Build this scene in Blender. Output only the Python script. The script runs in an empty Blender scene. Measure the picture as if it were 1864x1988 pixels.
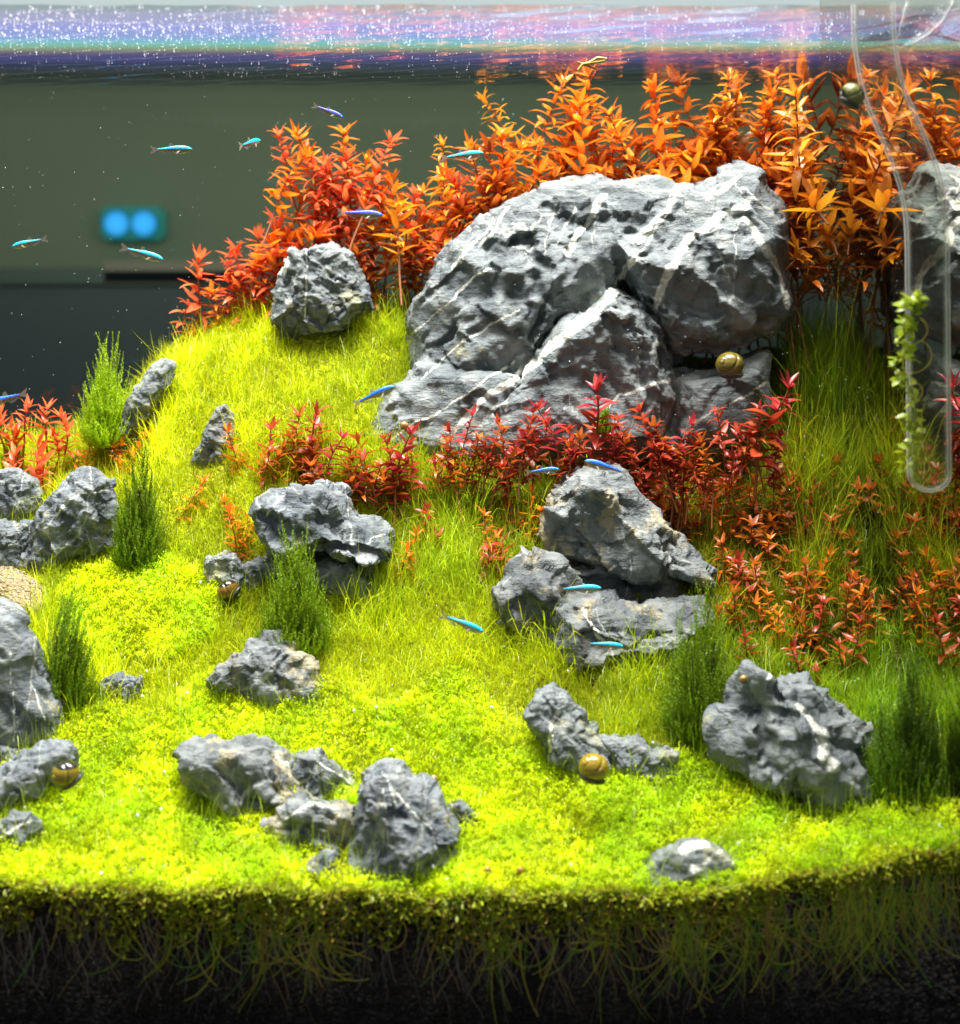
import bpy, bmesh, math, random
import numpy as np
from mathutils import Matrix, Vector, Euler
random.seed(7); rng = np.random.default_rng(7)
sc = bpy.context.scene; C = sc.collection
PI = math.pi

# ------------------------------------------------------------------ camera, world, lamps
CAMY, CZ, FPX, CX, HY = -0.90, 0.44, 3050.0, 932.0, 514.0     # eye 0.9 m in front of the glass
cam = bpy.data.cameras.new('camera'); co = bpy.data.objects.new('camera', cam); C.objects.link(co)
co.location = (0, CAMY, CZ); co.rotation_euler = (PI/2, 0, 0)
cam.sensor_fit = 'HORIZONTAL'; cam.sensor_width = 36; cam.lens = FPX/1864*36
cam.shift_y = -(994-HY)/1864
cam.clip_start = 0.05; cam.clip_end = 30
cam.dof.use_dof = True; cam.dof.focus_distance = 1.13; cam.dof.aperture_fstop = 58.9/8.5
sc.camera = co
sc.view_settings.view_transform = 'Standard'; sc.view_settings.look = 'None'
sc.view_settings.exposure = 0.34; sc.view_settings.gamma = 1
cy = sc.cycles
cy.max_bounces = 7; cy.diffuse_bounces = 3; cy.glossy_bounces = 4; cy.transmission_bounces = 4; cy.transparent_max_bounces = 24
cy.caustics_reflective = False; cy.caustics_refractive = False
cy.sample_clamp_indirect = 4.0
w = bpy.data.worlds.new('World'); sc.world = w; w.use_nodes = True
bg = w.node_tree.nodes['Background']; bg.inputs[0].default_value = (0.8, 0.9, 1.0, 1); bg.inputs[1].default_value = 0.20

def area(name, loc, rot, sx, sy, power, col, spread=180):
    l = bpy.data.lights.new(name, 'AREA'); l.shape = 'RECTANGLE'; l.size = sx; l.size_y = sy
    l.energy = power; l.color = col; l.spread = math.radians(spread)
    o = bpy.data.objects.new(name, l); C.objects.link(o); o.location = loc; o.rotation_euler = rot
    return o
area('aquarium_lamp', (-0.05, 0.165, 1.75), (0, 0, 0), 1.7, 0.34, 65, (1.0, 0.98, 0.93), 100)
area('front_fill', (-0.2, -1.5, 1.6), (math.radians(58), 0, 0), 0.8, 0.4, 4.6, (1.0, 0.97, 0.90))  # added fill light for the soil front and rock shadows
area('wall_fill', (-0.3, 0.95, 0.80), (math.radians(90), 0, 0), 1.8, 0.3, 7.5, (0.93, 1.0, 0.82))  # added fill light, brightens the wall behind the tank

# ------------------------------------------------------------------ mapping and ground
def P(px, py, Y):
    d = Y - CAMY
    return Vector(((px-CX)/FPX*d, Y, CZ-(py-HY)/FPX*d))
GX = np.array([-260, 60, 200, 350, 520, 700, 930, 1300, 1640, 1990.])
GY = np.array([0, .05, .10, .15, .20, .25, .30, .35, .40])
GT = np.array([
 [1722,1600,1480,1350,1220,1110,1010,930,870],
 [1726,1600,1480,1345,1210,1100,1000,915,850],
 [1730,1600,1470,1330,1190,1070,955,870,810],
 [1735,1600,1460,1310,1150,1000,850,710,655],
 [1737,1600,1450,1290,1130,950,785,655,600],
 [1740,1600,1440,1280,1130,955,785,645,590],
 [1745,1600,1440,1290,1140,990,850,720,620],
 [1742,1600,1450,1310,1180,1050,910,780,690],
 [1700,1585,1450,1330,1200,1070,920,780,680],
 [1620,1520,1400,1290,1180,1060,920,780,680.]])
def gpy(px, Y):
    px = np.asarray(px, float); Y = np.asarray(Y, float)
    u = np.interp(px, GX, np.arange(len(GX))); v = np.interp(Y, GY, np.arange(len(GY)))
    i = np.clip(u.astype(int), 0, len(GX)-2); j = np.clip(v.astype(int), 0, len(GY)-2)
    fu = u-i; fv = v-j; fu = fu*fu*(3-2*fu)*.5+fu*.5
    return (GT[i,j]*(1-fu)*(1-fv)+GT[i+1,j]*fu*(1-fv)+GT[i,j+1]*(1-fu)*fv+GT[i+1,j+1]*fu*fv)
def gz(X, Y):
    X = np.asarray(X, float); Y = np.asarray(Y, float)
    d = Y-CAMY; px = CX+FPX*X/d
    z = CZ-(gpy(px, Y)-HY)/FPX*d
    a = np.clip(Y/.05, 0.5, 1)
    return z + a*(0.0035*np.sin(X*61+Y*37)*np.sin(Y*53-X*23+1)+0.002*np.sin(X*131+2)*np.cos(Y*117+X*40))
YS = np.linspace(0, .40, 161)
def groundY(px, py):
    a = gpy(np.full_like(YS, px), YS)
    return float(np.interp(-py, -np.minimum.accumulate(a), YS))
RX = 0.283   # inner face of the right pane

# ------------------------------------------------------------------ noise
PERM = np.concatenate([rng.permutation(256)]*3)
GR = np.array([[1,1,0],[-1,1,0],[1,-1,0],[-1,-1,0],[1,0,1],[-1,0,1],[1,0,-1],[-1,0,-1],[0,1,1],[0,-1,1],[0,1,-1],[0,-1,-1],[1,1,0],[-1,1,0],[0,-1,1],[0,-1,-1]], float)
def perlin(Q):
    I = np.floor(Q).astype(int); F = Q-I; I &= 255
    U = F*F*F*(F*(F*6-15)+10); r = 0
    for a in (0,1):
        for b in (0,1):
            for c in (0,1):
                h = PERM[PERM[PERM[I[:,0]+a]+I[:,1]+b]+I[:,2]+c] & 15
                g = GR[h]
                d = g[:,0]*(F[:,0]-a)+g[:,1]*(F[:,1]-b)+g[:,2]*(F[:,2]-c)
                wgt = (U[:,0] if a else 1-U[:,0])*(U[:,1] if b else 1-U[:,1])*(U[:,2] if c else 1-U[:,2])
                r = r+wgt*d
    return r
def fbm(Q, o=3):
    s = 0; a = 1; q = Q
    for _ in range(o):
        s = s+a*perlin(q); a *= .5; q = q*2.03+11.3
    return s
def worley(Q):
    I = np.floor(Q).astype(int); best = np.full(len(Q), 9.); sec = np.full(len(Q), 9.)
    for a in (-1,0,1):
        for b in (-1,0,1):
            for c in (-1,0,1):
                J = (I+[a,b,c]); K = J & 255
                h = PERM[PERM[PERM[K[:,0]]+K[:,1]]+K[:,2]]
                pt = J+np.stack([PERM[h+1], PERM[h+57], PERM[h+123]], 1)/255.
                d = ((Q-pt)**2).sum(1)**.5
                sec = np.minimum(sec, np.maximum(best, d)); best = np.minimum(best, d)
    return best, sec

def plates(Q):
    """angular plates: the nearest cell's own tilted plane"""
    I = np.floor(Q).astype(int); best = np.full(len(Q), 9.); out = np.zeros(len(Q))
    for a in (-1,0,1):
        for b in (-1,0,1):
            for c in (-1,0,1):
                J = (I+[a,b,c]); K = J & 255
                h = PERM[PERM[PERM[K[:,0]]+K[:,1]]+K[:,2]]
                pt = J+np.stack([PERM[h+1], PERM[h+57], PERM[h+123]], 1)/255.
                g = np.stack([PERM[h+9], PERM[h+77], PERM[h+191]], 1)/127.5-1
                e = Q-pt; d = (e**2).sum(1)**.5; k = d < best
                best = np.where(k, d, best); out = np.where(k, (e*g).sum(1)+PERM[h+33]/255.*.7-.35, out)
    return out
# ------------------------------------------------------------------ mesh helpers
def mesh(name, V, Fc, mat=None, col=None, smooth=True, attrs=None):
    m = bpy.data.meshes.new(name)
    V = np.asarray(V, np.float32); Fc = np.asarray(Fc, np.int32)
    n = Fc.shape[1]
    m.vertices.add(len(V)); m.vertices.foreach_set('co', V.ravel())
    m.loops.add(Fc.size); m.loops.foreach_set('vertex_index', Fc.ravel())
    m.polygons.add(len(Fc)); m.polygons.foreach_set('loop_start', np.arange(0, Fc.size, n, dtype=np.int32))
    m.update(calc_edges=True)
    if smooth: m.polygons.foreach_set('use_smooth', np.ones(len(Fc), bool))
    if mat: m.materials.append(mat)
    if col is not None:
        a = m.color_attributes.new('Col', 'FLOAT_COLOR', 'POINT')
        cc = np.ones((len(V),4), np.float32); cc[:,:3] = col; a.data.foreach_set('color', cc.ravel())
    for k, v in (attrs or {}).items():
        a = m.attributes.new(k, 'FLOAT', 'POINT'); a.data.foreach_set('value', np.asarray(v, np.float32))
    m.validate(); return m
def link(name, m, parent=None, loc=None):
    o = bpy.data.objects.new(name, m); C.objects.link(o)
    if parent: o.parent = parent
    if loc is not None: o.location = loc
    return o
def tag(o, label=None, cat=None, group=None, kind=None):
    if label: o['label'] = label
    if cat: o['category'] = cat
    if group: o['group'] = group
    if kind: o['kind'] = kind
    return o
def recentre(m, c):
    n = len(m.vertices); a = np.empty(n*3, np.float32); m.vertices.foreach_get('co', a)
    a = a.reshape(-1,3)-np.array(c, np.float32); m.vertices.foreach_set('co', a.ravel()); m.update()
def boxmesh(name, lo, hi, mat, bev=0.0):
    bm = bmesh.new(); bmesh.ops.create_cube(bm, size=1)
    for v in bm.verts: v.co = Vector([lo[i]+(v.co[i]+.5)*(hi[i]-lo[i]) for i in range(3)])
    if bev: bmesh.ops.bevel(bm, geom=bm.edges[:], offset=bev, segments=2, affect='EDGES')
    m = bpy.data.meshes.new(name); bm.to_mesh(m); bm.free(); m.materials.append(mat); return m
def tube(path, rad, seg=8, cap=True):
    """swept tube: returns V, F(quads)"""
    path = [Vector(p) for p in path]; V = []; F = []
    n = len(path); up = Vector((0.3,-.9,.1)).normalized()
    for i, p in enumerate(path):
        t = (path[min(i+1,n-1)]-path[max(i-1,0)]).normalized()
        a = t.cross(up); a = a.normalized() if a.length > 1e-5 else t.orthogonal().normalized()
        b = t.cross(a); r = rad[i] if hasattr(rad, '__len__') else rad
        for k in range(seg):
            th = 2*PI*k/seg; V.append(p+a*math.cos(th)*r+b*math.sin(th)*r)
    for i in range(n-1):
        for k in range(seg):
            F.append((i*seg+k, i*seg+(k+1)%seg, (i+1)*seg+(k+1)%seg, (i+1)*seg+k))
    return V, F

# ------------------------------------------------------------------ materials
def nmat(name):
    m = bpy.data.materials.new(name); m.use_nodes = True; nt = m.node_tree; nt.nodes.clear()
    out = nt.nodes.new('ShaderNodeOutputMaterial')
    def N(t, **kw):
        n = nt.nodes.new('ShaderNode'+t)
        for k, v in kw.items():
            if k == 'i':
                for a, b in v.items(): n.inputs[a].default_value = b
            else: setattr(n, k, v)
        return n
    def L(a, b): nt.links.new(a, b)
    return m, nt, out, N, L
def plain(name, col, rough=.5, metal=0, emis=None, es=0, spec=.5):
    m, nt, out, N, L = nmat(name)
    p = N('BsdfPrincipled', i={'Base Color': (*col,1), 'Roughness': rough, 'Metallic': metal, 'Specular IOR Level': spec})
    if emis: p.inputs['Emission Color'].default_value = (*emis,1); p.inputs['Emission Strength'].default_value = es
    L(p.outputs[0], out.inputs[0]); return m
def foliage(name, base=None, trans=.4, gloss=.06, rnd=.25, bases=None):
    """leaf: diffuse + translucent; colour from 'Col' or from base varied per object"""
    m, nt, out, N, L = nmat(name)
    if base is None:
        c = N('VertexColor', layer_name='Col').outputs[0]
    else:
        oi = N('ObjectInfo'); mx = N('MixRGB', i={1: (*base,1), 2: (*bases,1)}); 
        tc = N('TexCoord'); nz = N('TexNoise', i={'Scale': 60, 'Detail': 2})
        L(tc.outputs['Object'], nz.inputs['Vector'])
        ad = N('Math', operation='MULTIPLY_ADD', i={1: .75, 2: -.1}); L(oi.outputs['Random'], ad.inputs[0])
        a2 = N('Math', operation='MULTIPLY_ADD', i={1: .6}); L(nz.outputs[0], a2.inputs[0]); L(ad.outputs[0], a2.inputs[2])
        a2.use_clamp = True
        L(a2.outputs[0], mx.inputs[0]); c = mx.outputs[0]
    d = N('BsdfDiffuse'); t = N('BsdfTranslucent'); L(c, d.inputs[0]); L(c, t.inputs[0])
    x = N('MixShader', i={0: trans}); L(d.outputs[0], x.inputs[1]); L(t.outputs[0], x.inputs[2])
    g = N('BsdfGlossy', i={'Roughness': .35}); x2 = N('MixShader', i={0: gloss})
    L(x.outputs[0], x2.inputs[1]); L(g.outputs[0], x2.inputs[2]); L(x2.outputs[0], out.inputs[0])
    return m
M = {}
M['grass'] = foliage('hair_grass_blades', trans=.45, gloss=.03)
M['carpet'] = foliage('carpet_leaves', trans=.55, gloss=.015)
M['moss'] = foliage('moss_fronds', trans=.35, gloss=.02)
M['root'] = foliage('root_fibres', trans=.3, gloss=.03)
M['orange'] = foliage('orange_leaf', (.76,.12,.012), bases=(.92,.33,.02), trans=.45, gloss=.03)
M['coral'] = foliage('coral_leaf', (.84,.11,.045), bases=(.93,.24,.07), trans=.45, gloss=.03)
M['amber'] = foliage('amber_leaf', (.66,.17,.012), bases=(.84,.36,.02), trans=.45, gloss=.03)
M['rust'] = foliage('rust_leaf', (.32,.050,.012), bases=(.58,.17,.016), trans=.42, gloss=.03)
M['red'] = foliage('red_leaf', (.33,.022,.018), bases=(.54,.085,.022), trans=.42, gloss=.04)
M['crimson'] = foliage('crimson_leaf', (.30,.012,.028), bases=(.50,.05,.04), trans=.42, gloss=.05)
M['stem'] = plain('stem_brown', (.22,.07,.015), .6)
M['greenleaf'] = foliage('green_leaf', (.30,.48,.02), bases=(.55,.62,.03), trans=.4, gloss=.08)

def rockmat(name, dark, light, tan, tanamt, veinamt, scale=1.0, white=0.0):
    m, nt, out, N, L = nmat(name)
    tc = N('TexCoord'); O = tc.outputs['Object']
    n1 = N('TexNoise', i={'Scale': 38*scale, 'Detail': 9, 'Roughness': .62, 'Distortion': .4}); L(O, n1.inputs['Vector'])
    r1 = N('ValToRGB'); e = r1.color_ramp.elements; e[0].position=.36; e[0].color=(*dark,1); e[1].position=.66; e[1].color=(*light,1)
    L(n1.outputs[0], r1.inputs[0])
    # worn pale ridges
    rg = N('Attribute', attribute_name='ridge'); rr = N('ValToRGB'); e = rr.color_ramp.elements
    e[0].position=.50; e[0].color=(0,0,0,1); e[1].position=.90; e[1].color=(1,1,1,1); L(rg.outputs['Fac'], rr.inputs[0])
    nr = N('TexNoise', i={'Scale': 120*scale, 'Detail': 5}); L(O, nr.inputs['Vector'])
    mr = N('Math', operation='MULTIPLY'); L(rr.outputs[0], mr.inputs[0]); L(nr.outputs[0], mr.inputs[1])
    x0 = N('MixRGB', i={2: (.38,.39,.36,1)}); L(mr.outputs[0], x0.inputs[0]); L(r1.outputs[0], x0.inputs[1])
    # tan calcareous crust
    n2 = N('TexNoise', i={'Scale': 22*scale, 'Detail': 6, 'Roughness': .7}); mp = N('Mapping', i={'Location': (3.1,1.7,.4)}); L(O, mp.inputs[0]); L(mp.outputs[0], n2.inputs['Vector'])
    r2 = N('ValToRGB'); e = r2.color_ramp.elements; e[0].position=.66-tanamt*.2; e[0].color=(0,0,0,1); e[1].position=.72-tanamt*.2; e[1].color=(.75,.75,.75,1); L(n2.outputs[0], r2.inputs[0])
    x1 = N('MixRGB', i={2: (*tan,1)}); L(r2.outputs[0], x1.inputs[0]); L(x0.outputs[0], x1.inputs[1])
    # thin random calcite veins: distorted voronoi edges and banded strata
    nd = N('TexNoise', i={'Scale': 20*scale, 'Detail': 4}); L(O, nd.inputs['Vector'])
    vm = N('VectorMath', operation='MULTIPLY_ADD', i={1: (.035/scale,)*3}); L(nd.outputs['Color'], vm.inputs[0]); L(O, vm.inputs[2])
    st = N('Mapping', i={'Rotation': (0,.75,0), 'Scale': (1,1,.32)}); L(vm.outputs[0], st.inputs[0])
    vo = N('TexVoronoi', feature='DISTANCE_TO_EDGE', i={'Scale': 24*scale}); L(st.outputs[0], vo.inputs['Vector'])
    r3 = N('ValToRGB'); e = r3.color_ramp.elements; e[0].position=.006; e[0].color=(1,1,1,1); e[1].position=.022; e[1].color=(0,0,0,1); L(vo.outputs[0], r3.inputs[0])
    nm = N('TexNoise', i={'Scale': 14*scale, 'Detail': 2}); mp2 = N('Mapping', i={'Location': (7,3,5)}); L(O, mp2.inputs[0]); L(mp2.outputs[0], nm.inputs['Vector'])
    rm = N('ValToRGB'); e = rm.color_ramp.elements; e[0].position=.58-veinamt*.2; e[0].color=(0,0,0,1); e[1].position=.68-veinamt*.15; e[1].color=(.8,.8,.8,1); L(nm.outputs[0], rm.inputs[0])
    mv = N('Math', operation='MULTIPLY'); L(r3.outputs[0], mv.inputs[0]); L(rm.outputs[0], mv.inputs[1])
    x2 = N('MixRGB', i={2: (.46,.47,.42,1)}); L(mv.outputs[0], x2.inputs[0]); L(x1.outputs[0], x2.inputs[1])
    # the large veins, laid out per rock
    va = N('Attribute', attribute_name='vein'); nv = N('TexNoise', i={'Scale': 150, 'Detail': 6, 'Roughness': .7}); L(O, nv.inputs['Vector'])
    sm = N('Math', operation='MULTIPLY_ADD', i={1: .6, 2: -.30}); L(nv.outputs[0], sm.inputs[0])
    s2 = N('Math', operation='ADD'); L(va.outputs['Fac'], s2.inputs[0]); L(sm.outputs[0], s2.inputs[1])
    r4 = N('ValToRGB'); e = r4.color_ramp.elements; e[0].position=.42; e[0].color=(0,0,0,1); e[1].position=.62; e[1].color=(1,1,1,1); L(s2.outputs[0], r4.inputs[0])
    nc = N('TexNoise', i={'Scale': 200, 'Detail': 6, 'Roughness': .7}); L(O, nc.inputs['Vector']); rc = N('ValToRGB'); e = rc.color_ramp.elements
    e[0].position=.35; e[0].color=(.30,.31,.24,1); e[1].position=.56; e[1].color=(.74,.75,.66,1); L(nc.outputs[0], rc.inputs[0])
    x3 = N('MixRGB'); L(rc.outputs[0], x3.inputs[2]); L(r4.outputs[0], x3.inputs[0]); L(x2.outputs[0], x3.inputs[1])
    # fine bump
    nb = N('TexNoise', i={'Scale': 170*scale, 'Detail': 8, 'Roughness': .65}); L(O, nb.inputs['Vector'])
    ms = N('Mapping', i={'Rotation': (.2,.75,.1), 'Scale': (.6,1,3.2)}); L(O, ms.inputs[0])
    nb2 = N('TexNoise', i={'Scale': 60*scale, 'Detail': 6, 'Roughness': .6}); L(ms.outputs[0], nb2.inputs['Vector'])
    ab = N('Math', operation='ADD'); L(nb.outputs[0], ab.inputs[0]); L(nb2.outputs[0], ab.inputs[1])
    b = N('Bump', i={'Strength': 1.0, 'Distance': .0026}); L(ab.outputs[0], b.inputs['Height'])
    p = N('BsdfPrincipled', i={'Roughness': .62, 'Specular IOR Level': .35}); L(x3.outputs[0], p.inputs['Base Color']); L(b.outputs[0], p.inputs['Normal'])
    L(p.outputs[0], out.inputs[0]); return m
M['rock_pale'] = rockmat('pale_grey_stone', (.075,.092,.095), (.20,.225,.222), (.26,.26,.15), .22, .35)
M['rock_dark'] = rockmat('blue_grey_stone', (.052,.066,.074), (.20,.228,.235), (.40,.38,.26), .42, .85, 1.25)
M['rock_tan'] = rockmat('crusted_grey_stone', (.058,.068,.070), (.20,.22,.215), (.38,.33,.19), .7, .6, 1.25)

# ------------------------------------------------------------------ the setting: soil, room
def build_soil():
    xs = np.linspace(-.52, RX, 280); ys = np.linspace(0, .405, 140)
    X, Y = np.meshgrid(xs, ys); Z = gz(X, Y)
    Pn = np.stack([X.ravel()*220, Y.ravel()*220, Z.ravel()*220], 1)
    Z = Z + (perlin(Pn)*.0012).reshape(Z.shape)
    V = np.stack([X, Y, Z], -1).reshape(-1, 3); nx = len(xs); ny = len(ys)
    idx = np.arange(nx*ny).reshape(ny, nx)
    F = np.stack([idx[:-1,:-1], idx[:-1,1:], idx[1:,1:], idx[1:,:-1]], -1).reshape(-1,4)
    # front wall and back wall skirts
    b = len(V); low = V[idx[0]].copy(); low[:,2] = -.03; V = np.vstack([V, low])
    Ff = np.stack([b+np.arange(nx-1), b+np.arange(1,nx), idx[0][1:], idx[0][:-1]], -1)
    b2 = len(V); low = V[idx[-1]].copy(); low[:,2] = -.03; V = np.vstack([V, low])
    Fb = np.stack([idx[-1][:-1], idx[-1][1:], b2+np.arange(1,nx), b2+np.arange(nx-1)], -1)
    F = np.vstack([F, Ff, Fb])
    m, nt, out, N, L = nmat('aquarium_soil')
    tc = N('TexCoord'); vo = N('TexVoronoi', i={'Scale': 420}); L(tc.outputs['Object'], vo.inputs['Vector'])
    r = N('ValToRGB'); e = r.color_ramp.elements; e[0].color=(.014,.012,.010,1); e[1].color=(.006,.005,.005,1); e[1].position=.6; L(vo.outputs['Distance'], r.inputs[0])
    bp = N('Bump', i={'Strength': 1, 'Distance': .002}); L(vo.outputs['Distance'], bp.inputs['Height']); bp.invert = True
    at = N('Attribute', attribute_name='under'); nz = N('TexNoise', i={'Scale': 300, 'Detail': 3}); L(tc.outputs['Object'], nz.inputs['Vector'])
    rg = N('ValToRGB'); e = rg.color_ramp.elements; e[0].color=(.14,.17,.01,1); e[0].position=.3; e[1].color=(.50,.54,.015,1); e[1].position=.7; L(nz.outputs[0], rg.inputs[0])
    mx = N('MixRGB'); L(at.outputs['Fac'], mx.inputs[0]); L(r.outputs[0], mx.inputs[1]); L(rg.outputs[0], mx.inputs[2])
    p = N('BsdfPrincipled', i={'Roughness': .8, 'Specular IOR Level': .2}); L(mx.outputs[0], p.inputs['Base Color']); L(bp.outputs[0], p.inputs['Normal']); L(p.outputs[0], out.inputs[0])
    und = np.zeros(len(V)); und[:nx*ny] = np.clip(V[:nx*ny,1]/.004-.2, 0, 1); px, py = CX+V[:,0]/(V[:,1]-CAMY)*FPX, HY-(V[:,2]-CZ)/(V[:,1]-CAMY)*FPX
    und *= 1-.75*np.clip((px-850)/300,0,1)*(py < 1350)
    o = link('soil_ground', mesh('soil_ground', V, F, m, attrs={'under': und})); tag(o, kind='structure')
build_soil()

ICO = None
def ico(sub=1):
    bm = bmesh.new(); bmesh.ops.create_icosphere(bm, subdivisions=sub, radius=1)
    V = np.array([v.co[:] for v in bm.verts]); F = np.array([[v.index for v in f.verts] for f in bm.faces]); bm.free(); return V, F
def scatter_balls(name, pts, rad, mat, sub=1, jit=0., squash=None, col=None):
    bv, bf = ico(sub); n = len(pts); k = len(bv)
    V = bv[None]*np.asarray(rad)[:,None,None]
    if squash is not None: V = V*squash[:,None,:]
    if jit: V = V*(1+rng.uniform(-jit, jit, (n,k,1)))
    V = V+np.asarray(pts)[:,None,:]
    F = bf[None]+(np.arange(n)*k)[:,None,None]
    cc = None if col is None else np.repeat(col, k, 0)
    return mesh(name, V.reshape(-1,3), F.reshape(-1,3), mat, col=cc)

def build_granules():
    n = 7200
    x = rng.uniform(-.31, RX-.002, n); top = gz(x, np.zeros(n)); z = top-.002-rng.random(n)**.9*(top+.01)
    y = -rng.uniform(-.0012, .0008, n)
    r = rng.uniform(.0009, .0017, n)
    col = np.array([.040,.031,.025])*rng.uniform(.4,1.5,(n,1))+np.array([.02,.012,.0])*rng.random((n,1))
    dp = (top-z+.008*np.sin(x*70)); col = col*np.interp(dp, [.02,.045,.07], [1,.28,.06])[:,None]  # shade painted into the granules: colour fades to black with depth
    m = foliage('soil_granules', trans=0, gloss=.02)
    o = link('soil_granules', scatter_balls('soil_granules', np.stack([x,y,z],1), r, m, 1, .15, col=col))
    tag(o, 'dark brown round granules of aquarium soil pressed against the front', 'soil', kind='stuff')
    o2n = 2500
    x = rng.uniform(-.45, RX-.003, o2n); y = rng.uniform(.002,.39,o2n); z = gz(x,y)
build_granules()

# room behind the tank
M['wall'] = None
def wallmat():
    m, nt, out, N, L = nmat('olive_wall_paint')
    tc = N('TexCoord'); n = N('TexNoise', i={'Scale': 3, 'Detail': 4}); L(tc.outputs['Object'], n.inputs['Vector'])
    r = N('ValToRGB'); e = r.color_ramp.elements; e[0].color=(.23,.24,.16,1); e[1].color=(.28,.29,.20,1); L(n.outputs[0], r.inputs[0])
    p = N('BsdfPrincipled', i={'Roughness': .8}); L(r.outputs[0], p.inputs['Base Color']); L(p.outputs[0], out.inputs[0]); return m
WY = 2.7
tag(link('room_wall', boxmesh('room_wall', (-3,WY,-.8), (3,WY+.08,3), wallmat())), kind='structure')
tag(link('room_floor', boxmesh('room_floor', (-3,-2,-.9), (3,WY+.08,-.8), plain('dark_floor', (.05,.045,.04), .7))), kind='structure')
sb = tag(bpy.data.objects.new('sideboard', None), 'dark low sideboard out of focus behind the tank', 'sideboard'); C.objects.link(sb); sb.location=(-.6,2.3,-.8)
dk = plain('charcoal_lacquer', (.030,.036,.042), .45)
top_z = P(0, 522, 2.1).z
def wbox(name, lo, hi, mat, parent, bev=.004):
    pl = parent.location
    m = boxmesh(name, [lo[i]-pl[i] for i in range(3)], [hi[i]-pl[i] for i in range(3)], mat, bev); return link(name, m, parent)
wbox('cabinet_body', (-2.2,2.12,-.8), (1.4,2.66,top_z-.032), dk, sb)
wbox('cabinet_top', (-2.25,2.1,top_z-.03), (1.45,2.67,top_z), plain('dark_top', (.05,.065,.055), .4), sb)
for k in range(3):
    wbox('door', (-2.15+k*1.15,2.10,-.72), (-1.06+k*1.15,2.118,top_z-.05), dk, sb)
tr = tag(bpy.data.objects.new('tray', None), 'blurred beige tray lying on the dark sideboard', 'tray'); C.objects.link(tr)
a = P(205, 545, 2.12); b = P(470, 512, 2.12); tr.location = (a.x, 2.12, top_z)
bei = plain('beige_wood', (.22,.16,.12), .6)
wbox('tray_base', (a.x,2.115,top_z+.001), (b.x,2.3,top_z+.012), bei, tr, .002)
wbox('tray_rim', (a.x,2.100,top_z-.028), (b.x,2.114,top_z+.016), bei, tr, .002)
# device with two blue lights
dv = tag(bpy.data.objects.new('wall_device', None), 'blurred teal box with two glowing blue lights hung on the far wall', 'device'); C.objects.link(dv)
a = P(192, 466, WY-.06); b = P(316, 400, WY-.06); dv.location = (a.x, WY-.06, a.z)
wbox('housing', (a.x,WY-.06,a.z), (b.x,WY-.005,b.z), plain('teal_plastic', (.0,.10,.10), .4, emis=(.0,.5,.42), es=.16), dv, .01)
glow, nt_, out_, N_, L_ = nmat('blue_glow'); lw_ = N_('LayerWeight', i={'Blend': .35}); rr_ = N_('ValToRGB'); e_ = rr_.color_ramp.elements
e_[0].color=(.05,.40,1,1); e_[1].color=(.0,.07,.09,1); e_[1].position=.62; em_ = N_('Emission', i={'Strength': 1.15}); L_(lw_.outputs['Facing'], rr_.inputs[0]); L_(rr_.outputs[0], em_.inputs[0]); L_(em_.outputs[0], out_.inputs[0])
for cxp in (226, 279):
    c = P(cxp, 434, WY-.075)
    bm = bmesh.new(); bmesh.ops.create_uvsphere(bm, u_segments=20, v_segments=10, radius=.032)
    for v in bm.verts: v.co.y *= 1.0
    m = bpy.data.meshes.new('status_light'); bm.to_mesh(m); bm.free(); m.materials.append(glow)
    link('status_light', m, dv, c-dv.location)
# added glowing bands, standing in for rainbow refraction at the water surface
lb = tag(bpy.data.objects.new('rainbow_bands', None), 'added glowing colour bands standing in for the rainbow refracted at the water surface', 'rainbow glow'); C.objects.link(lb)
YB = WY-.3; lb.location = (0, YB, P(0,60,YB).z)
glow_bands = [(-12,22,(.75,.72,.80),.8),(24,44,(.72,.60,.95),1.0),(46,62,(.52,.46,1.0),1.15),(64,76,(.45,.50,1.0),1.1),(78,86,(.35,.80,.95),.95),(88,96,(.55,.85,.50),.75),(97,101,(.75,.42,.35),.55),(103,120,(.26,.18,.70),.42),(121,133,(.10,.12,.36),.25)]
for y0, y1, c, s in glow_bands:
    a = P(-900, y1, YB); b = P(2800, y0, YB)
    wbox('rainbow_band', (a.x,YB-.01,a.z), (b.x,YB+.02,b.z), plain('band_glow', (0,0,0), emis=c, es=s), lb, .002)
wbox('band_backing', (P(-900,0,YB).x,YB+.022,P(0,134,YB).z), (P(2800,0,YB).x,YB+.06,P(0,-16,YB).z), plain('white_backing', (.6,.6,.6)), lb, .003)

# ------------------------------------------------------------------ panes and water surface
def panemat(name, refl, transp, rough=.0, tint=(.9,1,.95), body=(.02,.03,.025)):
    m, nt, out, N, L = nmat(name)
    g = N('BsdfGlossy', i={'Color': (*[t*refl for t in tint],1), 'Roughness': rough})
    t = N('BsdfTransparent', i={'Color': (*[t_*transp for t_ in tint],1)})
    a = N('AddShader'); L(g.outputs[0], a.inputs[0]); L(t.outputs[0], a.inputs[1])
    L(a.outputs[0], out.inputs[0]); return m
ZS = CZ+.1488
tag(link('back_pane', boxmesh('back_pane', (-.52,.402,-.03), (RX,.408,.72), panemat('back_glass', .015, .93))), 'clear back glass pane of the aquarium with the dim room beyond', 'glass pane')
tag(link('side_pane', boxmesh('side_pane', (RX,-.004,-.03), (RX+.008,.408,.72), panemat('side_glass', .74, .10, .015, (1,.97,.90)))), 'right side glass pane mirroring rock, red plants and pipe', 'glass pane')
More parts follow.
